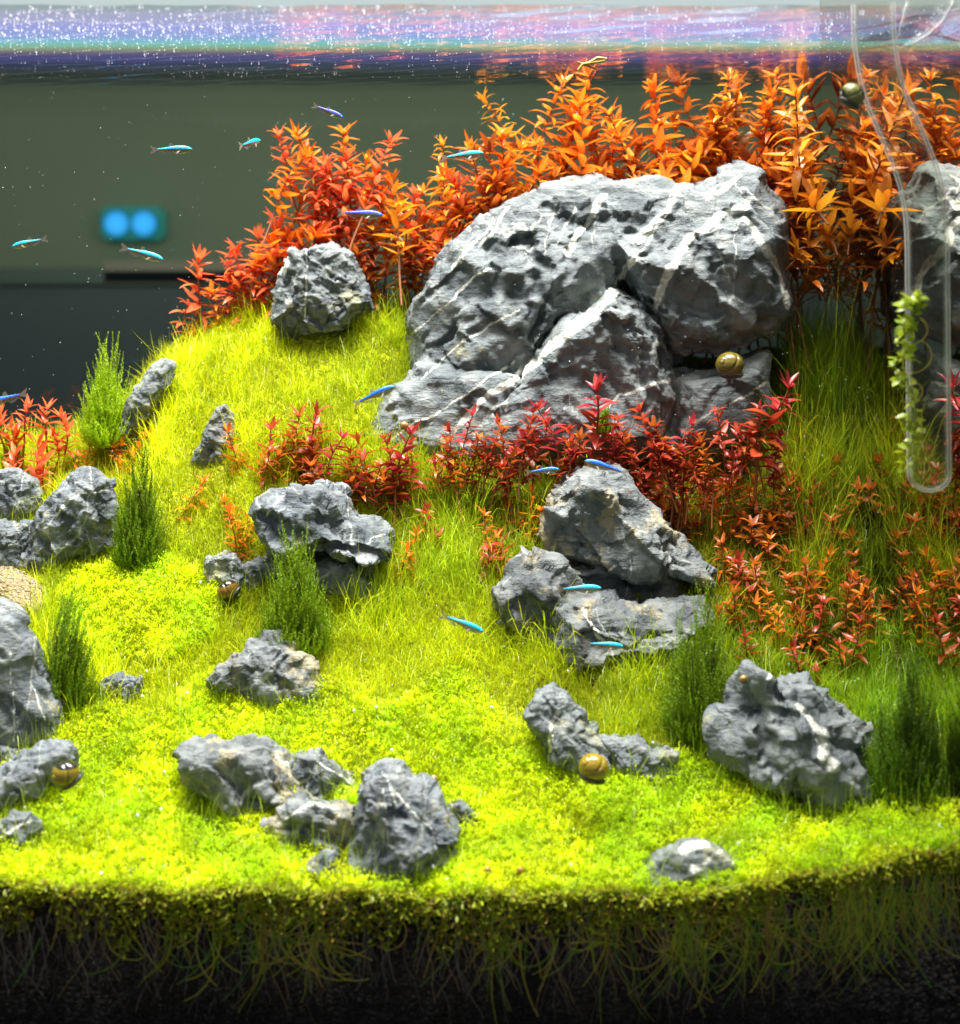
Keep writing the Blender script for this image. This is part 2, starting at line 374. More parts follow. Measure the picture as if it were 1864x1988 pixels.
def water():
    xs = np.linspace(-.52, RX, 240); ys = np.linspace(.0, .4015, 120)
    X, Y = np.meshgrid(xs, ys)
    Z = ZS + .0007*np.sin(X*38+np.sin(Y*60)*1.4)*np.sin(Y*85+X*17) + .0003*np.sin(X*120+Y*210)
    # swell by the outflow in the right corner
    Z = Z + .010*np.exp(-((X-.30)/.045)**2-((Y-.10)/.06)**2)*np.sin(X*150+Y*90)
    V = np.stack([X,Y,Z],-1).reshape(-1,3); nx=len(xs); ny=len(ys); idx=np.arange(nx*ny).reshape(ny,nx)
    F = np.stack([idx[:-1,:-1], idx[:-1,1:], idx[1:,1:], idx[1:,:-1]], -1).reshape(-1,4)
    m, nt, out, N, L = nmat('water_surface')
    tc = N('TexCoord'); mp = N('Mapping', i={'Scale': (7,70,1)}); L(tc.outputs['Object'], mp.inputs[0])
    n = N('TexNoise', i={'Scale': 2.2, 'Detail': 5}); L(mp.outputs[0], n.inputs['Vector'])
    b = N('Bump', i={'Strength': .16, 'Distance': .0012}); L(n.outputs[0], b.inputs['Height'])
    g = N('BsdfGlossy', i={'Color': (.38,.36,.44,1), 'Roughness': .04}); L(b.outputs[0], g.inputs['Normal'])
    t = N('BsdfTransparent', i={'Color': (.60,.60,.62,1)})
    a = N('AddShader'); L(g.outputs[0], a.inputs[0]); L(t.outputs[0], a.inputs[1]); L(a.outputs[0], out.inputs[0])
    tag(link('water_surface', mesh('water_surface', V, F, m)), kind='structure')
water()

# ------------------------------------------------------------------ rocks
FOOT = []      # footprints (x0,x1,y0,y1) to keep blades away from
def lump(poly, Yc, tf, tb, e1=.75, e2=.8):
    pts = np.array([P(x, y, Yc)[:] for x, y in poly])[:, [0,2]]
    c = (pts.min(0)+pts.max(0))/2
    # area centroid
    x, z = pts[:,0], pts[:,1]; x2, z2 = np.roll(x,-1), np.roll(z,-1); cr = x*z2-x2*z; A = cr.sum()/2
    if abs(A) > 1e-9: c = np.array([((x+x2)*cr).sum(), ((z+z2)*cr).sum()])/(6*A)
    n = 96; R = np.zeros(n)
    for k in range(n):
        th = 2*PI*k/n; d = np.array([math.cos(th), math.sin(th)])
        best = 0
        for i in range(len(pts)):
            p = pts[i]-c; q = pts[(i+1)%len(pts)]-c; e = q-p
            den = d[0]*e[1]-d[1]*e[0]
            if abs(den) < 1e-12: continue
            t = (p[0]*e[1]-p[1]*e[0])/den; s = (p[0]*d[1]-p[1]*d[0])/den
            if t > 0 and -1e-6 <= s <= 1+1e-6: best = max(best, t)
        R[k] = best
    R = np.convolve(np.r_[R[-1:], R, R[:1]], [.12,.76,.12], 'valid')
    V = []; J = 28
    for j in range(J+1):
        ph = -PI/2+PI*j/J; rho = max(0, math.cos(ph))**e1; yy = math.copysign(abs(math.sin(ph))**e2, ph)
        t = (tf if yy < 0 else tb)
        for k in range(n):
            th = 2*PI*k/n; V.append((c[0]+R[k]*rho*math.cos(th), Yc+yy*t, c[1]+R[k]*rho*math.sin(th)))
    F = [(j*n+k, j*n+(k+1)%n, (j+1)*n+(k+1)%n, (j+1)*n+k) for j in range(J) for k in range(n)]
    return V, F
def remesh(V, F, vox):
    m = bpy.data.meshes.new('t'); m.from_pydata([tuple(v) for v in V], [], F); m.update()
    o = bpy.data.objects.new('t', m); C.objects.link(o)
    md = o.modifiers.new('r', 'REMESH'); md.mode = 'VOXEL'; md.voxel_size = vox; md.adaptivity = 0
    dg = bpy.context.evaluated_depsgraph_get(); ev = o.evaluated_get(dg); r = bpy.data.meshes.new_from_object(ev)
    bpy.data.objects.remove(o); bpy.data.meshes.remove(m); return r
def segdist(Q, a, b):
    a = np.array(a); b = np.array(b); d = b-a; t = np.clip(((Q-a)@d)/(d@d), 0, 1); return np.linalg.norm(Q-a-t[:,None]*d, axis=1)
def rock(label, lumps, mat, base=None, veins=(), vox=None, dent=1.0, seed=0, facets=7, thick=.7, Y=None, name='rock', strata=0.6, bowl=.5, carve=()):
    """lumps: list of (poly, dy, tf-scale); placed on the ground where the base pixel is"""
    allp = [p for l in lumps for p in l[0]]
    xs = [p[0] for p in allp]; ys = [p[1] for p in allp]
    bx = (min(xs)+max(xs))/2; by = base if base else max(ys)-8
    if Y is None: Yf = groundY(min(max(bx,-200),1900), by)
    else: Yf = Y
    wpx = max(xs)-min(xs); hpx = max(ys)-min(ys)
    size = min(wpx, hpx*1.15)/FPX*1.15
    tf = size*.5*thick; Yc = Yf+tf*.55
    V = []; F = []
    for l in lumps:
        poly, dy, ts = l
        v, f = lump(poly, Yc+dy, tf*ts, tf*ts*.8); b = len(V); V += v; F += [tuple(i+b for i in q) for q in f]
    big = max(wpx, hpx)/FPX*1.15
    m = remesh(V, F, vox or big/79)
    n = len(m.vertices); v = np.empty(n*3, np.float32); m.vertices.foreach_get('co', v); v = v.reshape(-1,3).astype(float)
    nr = np.empty(n*3, np.float32); m.vertex_normals.foreach_get('vector', nr); nr = nr.reshape(-1,3).astype(float)
    r = np.random.default_rng(seed+101)
    cen = (v.max(0)+v.min(0))/2; ext = (v.max(0)-v.min(0))/2
    # chipped planes on the front and top
    for k in range(facets):
        d = np.array([r.uniform(-.7,.7), -r.uniform(.45,1), r.uniform(-.3,.9)]); d /= np.linalg.norm(d)
        c0 = cen+ext*np.array([r.uniform(-.6,.6), 0, r.uniform(-.6,.6)])
        s = (v-c0)@d; loc = np.exp(-(((v-c0)[:,[0,2]]/(ext[[0,2]]*.6))**2).sum(1))
        lim = np.percentile(s, 86+r.uniform(-7,6)); ex = np.maximum(0, s-lim)
        v -= d*(ex*.85*loc)[:,None]
    off = r.uniform(0, 200, 3)
    th = .75; Rm = np.array([[math.cos(th),0,-math.sin(th)],[0,1,0],[math.sin(th),0,math.cos(th)]])
    u = (v@Rm.T)*np.array([strata,1,1])
    sc1 = max(.010, min(.030, big*.16)); A = sc1*.30*dent
    wob = np.stack([perlin(u/sc1*.9+off+k*17) for k in range(3)], 1)*.45
    f1, s1 = worley(u/sc1+off+wob); f2, s2 = worley(u/(sc1*.42)+off*1.3+wob*1.5); 
    low = fbm(v/(sc1*2.8)+off, 2)
    mid = fbm(u/(sc1*.6)+off+50, 4)
    rdg = 1-np.abs(fbm(u/(sc1*1.1)+off+90, 3))*2
    pl1 = plates(u*np.array([1,1,.8])/(sc1*1.25)+off*.7+wob*.35); pl2 = plates(v/(sc1*.55)+off*.3+wob*.5)
    h = bowl*(np.minimum(f1,1)**1.6-.45)*1.3+.28*(np.minimum(f2,1)**1.5-.45)+.8*low+.34*mid+.25*(rdg-.6)+1.05*pl1+.40*pl2
    ridge = np.clip(.5+.55*((f1-.45)+.4*(f2-.45))+.25*(rdg-.6), 0, 1)
    v += nr*(A*(h-.10))[:,None]
    if carve:
        dd = v[:,1]-CAMY; q = np.stack([CX+v[:,0]/dd*FPX, HY-(v[:,2]-CZ)/dd*FPX], 1)
        q = q+np.stack([perlin(v*70+3), perlin(v*70+77)], 1)*26+np.stack([perlin(v*200+3), perlin(v*200+77)],1)*8
        push = np.zeros(n)
        for path, wd, dp in carve:
            ds = np.full(n, 1e9)
            for i in range(max(1,len(path)-1)):
                pb = path[i+1] if len(path) > 1 else (path[0][0]+1, path[0][1])
                ds = np.minimum(ds, segdist(q, path[i], pb))
            push += .50*dp*np.clip(1-(ds/wd)**2, 0, 1)**.8
        v[:,1] += push*np.clip(-nr[:,1]*1.6+.2, 0, 1)
    # veins
    vein = np.zeros(n)
    dd = v[:,1]-CAMY; q = np.stack([CX+v[:,0]/dd*FPX, HY-(v[:,2]-CZ)/dd*FPX], 1)
    qw = q+np.stack([perlin(v*55+3), perlin(v*55+77)], 1)*8+np.stack([perlin(v*180+3), perlin(v*180+77)],1)*3
    for path, wd in veins:
        for i in range(len(path)-1):
            ds = segdist(qw, path[i], path[i+1]); wl = wd*(1+.5*perlin(v*40+5*i))
            vein = np.maximum(vein, np.clip(1.05-ds/np.maximum(wl,.8)*.72, 0, 1))
    m.vertices.foreach_set('co', v.astype(np.float32).ravel())
    for nm, arr in (('ridge', ridge), ('vein', vein)):
        a = m.attributes.new(nm, 'FLOAT', 'POINT'); a.data.foreach_set('value', arr.astype(np.float32))
    m.materials.clear(); m.materials.append(mat)
    m.polygons.foreach_set('use_smooth', np.ones(len(m.polygons), bool))
    org = np.array([cen[0], Yc, v[:,2].min()]); recentre(m, org); m.name = name
    o = link(name, m, loc=Vector(org)); tag(o, label, 'rock')
    FOOT.append((v[:,0].min(), v[:,0].max(), v[:,1].min(), v[:,1].max(), v[:,2].max()))
    return o
big_lumps = [
 ([(785,640),(788,610),(800,580),(840,530),(870,480),(905,450),(940,412),(990,388),(1060,362),(1110,347),(1180,342),(1240,370),(1240,480),(1200,560),(1080,640),(1040,700),(1000,760),(850,775),(775,745),(795,690)], .010, 1.0),
 ([(1150,390),(1180,343),(1230,342),(1290,336),(1312,356),(1370,347),(1440,317),(1472,332),(1484,365),(1512,395),(1534,430),(1534,550),(1542,600),(1500,648),(1400,688),(1310,700),(1270,640),(1220,560),(1170,470)], .0, 1.25),
 ([(1185,558),(1240,585),(1285,640),(1302,720),(1306,780),(1285,880),(1100,900),(900,900),(850,870),(1010,740),(1040,680),(1110,610)], -.022, 1.15),
 ([(645,840),(700,790),(760,733),(860,722),(1010,730),(980,900),(850,910),(700,890)], -.022, .95),
 ([(700,800),(775,735),(800,690),(880,700),(980,760),(900,840)], -.006, 1.0),
 ([(1290,720),(1400,700),(1495,668),(1500,790),(1450,860),(1250,890),(1290,800)], -.002, .95),
]
big_veins = [
 ([(860,850),(930,790),(1010,725),(1100,640),(1190,572),(1215,520),(1235,500)], 9),
 ([(1010,725),(1080,665),(1150,610)], 14), ([(1150,612),(1190,572)], 12),
 ([(1170,380),(1140,430),(1100,490)], 9), ([(990,400),(960,450),(930,480)], 5),
 ([(1320,355),(1290,420),(1230,470)], 12), ([(1450,395),(1400,420),(1340,460),(1290,540),(1275,600)], 11),
 ([(1440,340),(1370,390)], 5), ([(1440,420),(1490,480),(1525,560),(1528,600)], 8),
 ([(1120,870),(1200,770),(1300,735)], 5), ([(1235,500),(1290,430)], 4),
 ([(800,650),(900,560),(950,520)], 3), ([(880,520),(960,430)], 4), ([(820,740),(900,660),(1010,600)], 2),
 ([(750,860),(850,800),(1000,700)], 2.5), ([(1080,480),(1120,400)], 3), ([(1320,840),(1440,770),(1490,740)], 3)]
big_carve = [
 ([(1000,462),(1035,480),(1052,540),(1060,600),(1040,645)],20,.020), ([(905,555),(940,575)],30,.012), ([(965,545),(1010,590)],24,.012),
 ([(855,682),(880,670)],30,.014), ([(1000,478),(960,500)],22,.010), ([(1150,425),(1120,480),(1090,560)],16,.008),
 ([(1225,430),(1265,470)],22,.010), ([(1215,575),(1255,610),(1295,665),(1306,705)],15,.026),
 ([(1230,530),(1300,585),(1375,600)],30,.013), ([(1395,540),(1450,575),(1500,560)],26,.010), ([(1360,470),(1400,520)],18,.007),
 ([(1300,700),(1400,678),(1490,645)],24,.022), ([(1195,640),(1230,690)],26,.012), ([(1140,735),(1190,770)],30,.010), ([(1250,730),(1270,780)],22,.010),
 ([(830,580),(870,560)],16,.006), ([(1290,380),(1250,430)],14,.006), ([(1420,420),(1460,450)],16,.006), ([(930,640),(990,650)],20,.008),
 ([(1070,420),(1110,430)],18,.007), ([(1300,790),(1310,860)],16,.015), ([(900,790),(960,770)],16,.006), ([(720,800),(760,790)],18,.006),
 ([(1010,730),(1100,655),(1190,590)],34,-.010), ([(1180,400),(1130,480)],20,-.004), ([(1310,370),(1240,470)],22,-.005)]
rock('largest rock in the tank, pale grey boulder crossed by diagonal white veins', big_lumps, M['rock_pale'], Y=.304, veins=[(p_, w_*.85+.5) for p_, w_ in big_veins], vox=.00178, bowl=.15, dent=.62, seed=3, facets=14, thick=.44, strata=.34, name='veined_boulder', carve=big_carve)

M['rock_mouth'] = rockmat('dark_crusted_stone', (.035,.042,.045), (.135,.15,.15), (.30,.26,.15), .55, .6, 1.25)
D, T_, Pp = M['rock_dark'], M['rock_tan'], M['rock_pale']
rock('small grey rock below the coral plants with white crust on its left edge',
 [([(520,635),(528,580),(545,530),(570,495),(610,474),(650,469),(685,490),(702,530),(720,560),(716,610),(670,640),(600,655),(540,655)],0,1)], Pp, Y=.338, seed=11, facets=14, dent=1.15, bowl=.25, thick=.6, veins=[([(545,530),(560,505)],8),([(600,478),(592,560),(590,620)],2),([(560,580),(568,590)],6)])
rock('narrow pale slab leaning out of the yellow grass beside a green bush',
 [([(222,865),(232,810),(262,760),(288,714),(313,696),(336,708),(330,750),(304,795),(268,840),(240,880)],0,1)], Pp, base=850, seed=12, dent=.8)
rock('thin pointed grey rock half buried in the yellow grass slope',
 [([(372,900),(392,845),(418,790),(440,778),(456,800),(458,860),(432,905),(400,910)],0,1)], Pp, base=890, seed=13, dent=.8)
rock('dark rounded rock cut off by the left edge below orange plants',
 [([(-60,930),(-20,912),(40,910),(75,930),(86,960),(66,1010),(40,1080),(-60,1090)],0,1)], D, base=1020, seed=14)
rock('low dark rock at the left edge under the rounded rock',
 [([(-60,1020),(10,1008),(60,1015),(66,1060),(50,1105),(-60,1120)],0,1)], D, base=1100, seed=15)
rock('broad blue grey rock leaning left of the tall green moss bush',
 [([(42,1100),(58,1050),(75,1000),(108,950),(148,915),(185,903),(217,925),(230,960),(228,1010),(222,1060),(170,1085),(125,1100),(105,1125),(66,1115)],0,1)], D, base=1100, seed=16, veins=[([(110,1000),(150,960),(210,950)],3)])
rock('dark ledge shaped rock with a deep horizontal hollow in the middle left',
 [([(495,978),(513,957),(560,953),(600,946),(632,938),(667,954),(692,1000),(700,1030),(640,1060),(570,1075),(530,1070),(502,1030)],-.006,1.1),
  ([(600,1020),(690,1008),(735,1012),(764,1035),(768,1070),(740,1085),(640,1070)],-.012,1.0),
  ([(550,1060),(740,1060),(754,1110),(756,1160),(735,1180),(640,1170),(590,1130)],.010,.95)], D, base=1160, seed=17, carve=[([(600,1075),(700,1070),(750,1085)],16,.016),([(520,1010),(540,1040)],18,.012),([(620,1010),(680,1015)],10,.008)], veins=[([(545,960),(520,1000)],2.5)])
rock('small dark knobbly rock lying left of the moss cone in the centre left',
 [([(400,1088),(430,1070),(458,1072),(470,1095),(500,1085),(545,1062),(560,1090),(548,1120),(500,1150),(470,1150),(440,1135),(408,1120)],0,1)], D, base=1138, seed=18, dent=1.1)
rock('cone shaped grey rock overhanging a dark hollow, top stone of the stacked pair',
 [([(1048,1010),(1058,970),(1092,930),(1125,904),(1160,900),(1202,913),(1227,945),(1262,985),(1302,1030),(1340,1070),(1388,1110),(1392,1135),(1330,1125),(1290,1108),(1240,1122),(1180,1108),(1110,1092),(1060,1082),(1044,1050)],0,1.15)], T_, Y=.205, seed=19, thick=.75, carve=[([(1310,1060),(1290,1100)],16,.016),([(1090,985),(1110,975)],18,.010),([(1120,1000),(1090,1060)],12,.006),([(1150,970),(1190,975)],12,.006)], name='overhanging_rock', veins=[([(1075,1060),(1065,1085),(1110,1100)],3)])
rock('wide low grey rock with a dark mouth, bottom stone of the stacked pair',
 [([(958,1160),(988,1092),(1030,1058),(1085,1076),(1108,1140),(1095,1200),(1090,1285),(1010,1260),(965,1200)],-.002,.85),
  ([(1060,1190),(1110,1158),(1180,1166),(1240,1158),(1300,1146),(1385,1150),(1394,1200),(1330,1260),(1270,1290),(1180,1295),(1080,1300)],-.014,1.15),
  ([(1050,1080),(1200,1085),(1385,1110),(1390,1190),(1200,1220),(1070,1200)],.034,.75)], M['rock_mouth'], Y=.168, seed=20, thick=.62, carve=[([(1120,1150),(1250,1140),(1370,1130)],30,.02),([(1020,1180),(1050,1220)],22,.010),([(1190,1210),(1200,1270)],14,.010)], veins=[([(1130,1180),(1165,1240)],5)])
rock('large smooth dark grey rock cut off by the left edge',
 [([(-80,1165),(0,1160),(48,1190),(80,1240),(92,1300),(115,1350),(132,1390),(126,1440),(70,1475),(-80,1490)],0,1)], D, base=1455, seed=21, dent=.6, veins=[([(20,1260),(28,1440)],2),([(60,1330),(110,1430)],2)])
rock('long dark rock in the lower left corner with a striped snail on its end',
 [([(-60,1520),(30,1475),(90,1447),(140,1440),(152,1470),(140,1500),(100,1525),(62,1570),(0,1610),(-60,1630)],0,1)], D, base=1585, seed=22)
rock('small dark slab wedged under the large rock at the left edge',
 [([(-50,1440),(20,1445),(60,1470),(40,1495),(-50,1510)],0,.9)], D, base=1490, seed=23)
rock('small triangular rock with one white line in the lower left corner',
 [([(-12,1610),(18,1582),(58,1578),(72,1610),(62,1650),(30,1668),(0,1650)],0,1)], D, base=1650, seed=24, veins=[([(5,1625),(60,1590)],3)])
rock('small angular rock at the foot of the lower left moss bush',
 [([(188,1355),(198,1325),(238,1309),(275,1318),(280,1355),(245,1376),(205,1372)],0,1)], D, base=1362, seed=25, veins=[([(195,1345),(240,1335),(270,1345)],2)])
rock('rough rounded grey rock in front of the centre moss cone',
 [([(450,1290),(488,1247),(540,1229),(577,1243),(602,1280),(622,1320),(642,1345),(625,1375),(540,1375),(465,1365)],0,1),
  ([(404,1325),(430,1292),(455,1265),(480,1290),(470,1340),(420,1345)],-.004,.7)], T_, base=1356, seed=26)
rock('long pitted rock with cream crust, left end of the front cluster',
 [([(343,1465),(380,1455),(420,1452),(470,1438),(512,1444),(542,1465),(585,1500),(640,1535),(640,1575),(600,1580),(560,1600),(520,1600),(470,1580),(440,1565),(400,1535),(360,1505)],0,1.)], T_, base=1580, seed=27, thick=.8, veins=[([(540,1470),(600,1510),(680,1550)],6)])
rock('ribbed dark rock rising behind the front cluster',
 [([(560,1480),(600,1457),(650,1474),(692,1515),(700,1560),(620,1565),(575,1530)],0,1)], D, base=1545, seed=28, veins=[([(600,1500),(680,1545)],2),([(620,1480),(690,1530)],2)])
rock('broken dark rock in the middle of the front cluster',
 [([(512,1600),(560,1552),(640,1556),(692,1560),(700,1650),(660,1672),(600,1665),(550,1645)],0,1)], T_, base=1650, seed=29, dent=1.2, veins=[([(540,1600),(600,1560),(650,1570)],4)])
rock('tallest peaked rock of the front cluster, veined blue grey',
 [([(682,1560),(708,1500),(745,1479),(780,1484),(800,1512),(830,1508),(856,1535),(876,1580),(903,1612),(892,1640),(850,1665),(800,1690),(760,1710),(700,1710),(668,1700),(685,1620)],0,1)], D, base=1690, seed=30, veins=[([(740,1530),(760,1640)],2),([(760,1530),(850,1630)],2),([(740,1500),(770,1560)],3)])
rock('small pointed stone in front of the cluster, left of the peaked rock',
 [([(600,1665),(625,1652),(650,1660),(658,1690),(640,1712),(610,1705)],0,1)], D, base=1702, seed=31)
rock('small dark stone tucked right of the peaked front rock',
 [([(862,1560),(890,1553),(925,1572),(932,1595),(900,1612),(870,1600)],0,1)], D, base=1604, seed=32)
rock('low grey stone half sunk in the carpet below the peaked rock',
 [([(655,1690),(690,1680),(770,1690),(830,1675),(845,1700),(770,1722),(680,1716)],0,.8)], Pp, base=1712, seed=33)
rock('pointed pale rock leaning right beside the yellow snail',
 [([(1022,1385),(1042,1345),(1075,1327),(1105,1345),(1132,1375),(1152,1410),(1182,1450),(1200,1505),(1150,1515),(1100,1490),(1060,1470),(1045,1425),(1030,1405)],0,1)], Pp, base=1502, seed=34, veins=[([(1070,1460),(1075,1400),(1090,1380)],6)])
rock('low knobbly grey rock right of the yellow snail',
 [([(1160,1425),(1200,1428),(1240,1428),(1265,1460),(1290,1446),(1327,1460),(1322,1505),(1290,1535),(1230,1520),(1180,1500)],0,1)], Pp, base=1518, seed=35)
rock('large slanting grey rock with a cream white blaze in the lower right',
 [([(1408,1330),(1422,1290),(1450,1275),(1482,1290),(1500,1330),(1560,1420),(1520,1540),(1440,1510),(1388,1455),(1383,1410),(1410,1370)],-.004,.85),
  ([(1480,1340),(1530,1303),(1580,1314),(1612,1335),(1642,1370),(1682,1410),(1698,1460),(1702,1500),(1724,1545),(1704,1580),(1640,1595),(1570,1580),(1510,1530),(1500,1430)],0,.85)], Pp, base=1565, seed=46, thick=.62, carve=[([(1455,1370),(1480,1440),(1510,1500)],16,.016),([(1480,1380),(1530,1400)],22,.010),([(1505,1330),(1520,1350)],12,.01)],
  veins=[([(1545,1370),(1590,1415),(1600,1450)],7),([(1595,1420),(1600,1470),(1620,1490)],15),([(1500,1300),(1490,1320)],5)])
rock('flat white crusted rock sunk in the front carpet',
 [([(1215,1702),(1272,1662),(1318,1630),(1370,1633),(1402,1648),(1437,1665),(1442,1705),(1380,1728),(1260,1728)],0,1)], Pp, base=1712, seed=37, dent=.45, thick=.9, veins=[([(1330,1650),(1370,1640)],15),([(1350,1690),(1400,1700)],12),([(1400,1650),(1360,1690)],5),([(1430,1670),(1435,1700)],6)])
for px, py, s, l in [(290,1385,20,'tiny pale pebble at the lawn edge beside the lower left bush'),(205,870,16,'pale pebble between slab and grass at the left'),(1700,1005,26,'grey stone showing through the red plants at the right')]:
    pass

# sand patch at the left edge
RP0 = random.Random(9)
def sand():
    n = 5000; u = rng.uniform(-40, 80, n); v = rng.uniform(1095, 1195, n); keep = (v > 1100+u*.75) & (v < 1150+u*.9+15)
    u, v = u[keep], v[keep]; pts = []
    for a, b in zip(u, v):
        Y = groundY(a, b)+RP0.uniform(-.002,.002); p = P(a, b, Y); pts.append((p.x, Y, float(gz(p.x, Y))+.004+RP0.uniform(0,.0015)))
    n = len(pts); col = np.array([.34,.25,.14])*rng.uniform(.6,1.25,(n,1))
    o = link('sand_patch', scatter_balls('sand_patch', np.array(pts), rng.uniform(.0006,.0016,n), foliage('sand_grains', trans=0, gloss=.03), 1, .2, col=col))
    tag(o, 'patch of pale orange sand between the rocks at the left edge', 'sand', kind='stuff')
sand()

# ------------------------------------------------------------------ hair grass, carpet
def in_foot(x, y, z=None, shr=.60):
    r = np.zeros(len(x), bool)
    for a, b, c, d, zt in FOOT:
        cx, cy_ = (a+b)/2, (c+d)/2; r |= (((x-cx)/((b-a)/2*shr))**2+((y-cy_)/((d-c)/2*shr))**2) < 1
    return r
def pxpy(x, y, z):
    d = y-CAMY; return CX+x/d*FPX, HY-(z-CZ)/d*FPX
def blades(name, x, y, length, lean, curve, width, col, mat, label, cat='grass', sink=.001, zoff=None, K=4):
    n = len(x); z = gz(x, y)-sink + (0 if zoff is None else zoff); az = rng.uniform(0, 2*PI, n)
    dx, dy = np.cos(az), np.sin(az); V = np.zeros((n, 2*K-1, 3)); px_, py_ = -dy, dx
    # ribbon widened partly towards the viewer so it never vanishes edge-on
    wx = np.where(np.abs(px_) < .45, np.sign(px_+1e-6)*.6, px_); 
    cx_, cy_, cz_ = x.copy(), y.copy(), z.copy(); a = lean.copy(); seg = length/(K-1)
    cc = np.zeros((n, 2*K-1, 3)); vi = 0
    for k in range(K):
        wd = width*(1-.65*k/(K-1))
        shade = (.62+.45*k/(K-1))
        if k < K-1:
            V[:,vi] = np.stack([cx_-wx*wd, cy_-py_*wd, cz_], 1); V[:,vi+1] = np.stack([cx_+wx*wd, cy_+py_*wd, cz_], 1)
            cc[:,vi] = col; cc[:,vi+1] = col; vi += 2
        else:
            V[:,vi] = np.stack([cx_, cy_, cz_], 1); cc[:,vi] = col
        cx_ = cx_+dx*np.sin(a)*seg; cy_ = cy_+dy*np.sin(a)*seg; cz_ = cz_+np.cos(a)*seg; a = a+curve
    V[:,:,0] = np.minimum(V[:,:,0], RX-.001); V[:,:,1] = np.clip(V[:,:,1], -.0015, .400)
    f = np.array([[0,1,3],[0,3,2],[2,3,5],[2,5,4],[4,5,6]] if K == 4 else [[0,1,3],[0,3,2],[2,3,4]])
    F = f[None]+(np.arange(n)*(2*K-1))[:,None,None]
    o = link(name, mesh(name, V.reshape(-1,3), F.reshape(-1,3), mat, col=cc.reshape(-1,3), smooth=False))
    tag(o, label, cat, kind='stuff'); return o
def samp(n, x0=-.44, x1=RX-.002, y0=.0, y1=.398):
    return rng.uniform(x0, x1, n), rng.uniform(y0, y1, n)
def carpet_mask(px, py):
    """where the small-leaved carpet grows: the front lawn and one cushion at the left"""
    edge = np.interp(px, [-200,100,300,430,700,900,1000,1200,1400,1700,2000], [1400,1420,1370,1330,1360,1330,1390,1470,1500,1560,1580])
    edge = edge+22*np.sin(px/37.)
    cush = ((px-270)/165)**2+((py-1190)/105)**2 < 1
    return (py > edge) | cush
def grass():
    # dense blades of the slopes
    x, y = samp(125000); x2, y2 = samp(16000, .18, RX-.002, .20, .398); x = np.r_[x,x2]; y = np.r_[y,y2]; z = gz(x, y); px, py = pxpy(x, y, z)
    k = ~carpet_mask(px, py+10) & ~in_foot(x, y) & (px > -130) & (px < 1990) & (y > .05)
    k &= ~((px < 85) & (py > 1080) & (py < 1200))
    back = (px > 850) & (px < 1530) & (y > .33); k &= ~back
    x, y, px, py = x[k], y[k], px[k], py[k]; n = len(x)
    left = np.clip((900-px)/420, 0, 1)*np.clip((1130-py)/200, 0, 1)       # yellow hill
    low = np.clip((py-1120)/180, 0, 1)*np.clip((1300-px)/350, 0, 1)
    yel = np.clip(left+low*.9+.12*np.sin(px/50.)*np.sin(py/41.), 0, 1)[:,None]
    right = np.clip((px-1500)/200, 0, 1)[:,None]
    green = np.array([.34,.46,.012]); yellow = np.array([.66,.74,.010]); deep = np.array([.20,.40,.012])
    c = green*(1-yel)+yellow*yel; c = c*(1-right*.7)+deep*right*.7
    c = c*rng.uniform(.6,1.25,(n,1))*np.stack([rng.uniform(.85,1.2,n), np.ones(n), np.ones(n)],1)
    L = rng.uniform(.009,.024,n)*(1-.25*yel[:,0])*(1+.25*right[:,0]); L = np.where(rng.random(n)<.16, L*1.9, L)
    pt = fbm(np.stack([x*22,y*22,z[:1].repeat(n)*0+3],1),3); c = c*np.clip(.92+.75*pt,.55,1.25)[:,None]; L = L*np.clip(1+.9*pt,.6,1.5)
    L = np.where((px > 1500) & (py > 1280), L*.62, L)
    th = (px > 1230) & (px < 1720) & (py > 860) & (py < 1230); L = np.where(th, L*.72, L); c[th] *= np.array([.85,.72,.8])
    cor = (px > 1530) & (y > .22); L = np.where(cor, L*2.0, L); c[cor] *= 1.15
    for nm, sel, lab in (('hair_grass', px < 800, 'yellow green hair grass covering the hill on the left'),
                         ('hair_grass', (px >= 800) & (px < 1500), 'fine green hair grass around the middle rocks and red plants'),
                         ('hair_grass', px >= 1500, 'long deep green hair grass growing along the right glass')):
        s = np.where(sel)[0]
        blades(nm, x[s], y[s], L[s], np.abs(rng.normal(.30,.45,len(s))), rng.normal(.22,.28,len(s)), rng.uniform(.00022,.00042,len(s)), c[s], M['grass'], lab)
    # stray single blades standing in the carpet
    x, y = samp(5200, y1=.16); z = gz(x,y); px, py = pxpy(x,y,z); k = carpet_mask(px,py) & (px>-100); x, y = x[k], y[k]; n = len(x)
    c = np.array([.40,.55,.02])*rng.uniform(.6,1.2,(n,1))
    blades('stray_grass', x, y, rng.uniform(.012,.036,n), rng.normal(.1,.25,n), rng.normal(.12,.2,n), rng.uniform(.00022,.00034,n), c, M['grass'], 'single thin grass blades standing up from the bright front carpet')
    # fine short fuzz that fills between the blades on the lit slopes
    x, y = samp(150000, y1=.39); z = gz(x,y); px, py = pxpy(x,y,z)
    k = ((px < 900) | (py > 1150)) & (px > -130) & (y > .05) & ~in_foot(x,y); x, y, px, py = x[k], y[k], px[k], py[k]; n = len(x)
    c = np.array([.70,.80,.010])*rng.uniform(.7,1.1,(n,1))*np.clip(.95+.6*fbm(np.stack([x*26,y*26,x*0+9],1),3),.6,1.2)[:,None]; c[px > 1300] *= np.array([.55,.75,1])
    blades('fine_moss', x, y, rng.uniform(.006,.015,n), rng.normal(.5,.45,n), rng.normal(.4,.4,n), rng.uniform(.00014,.00024,n), c, M['grass'], 'fine yellow fuzz of young shoots filling the ground between blades', 'moss', K=3)
grass()
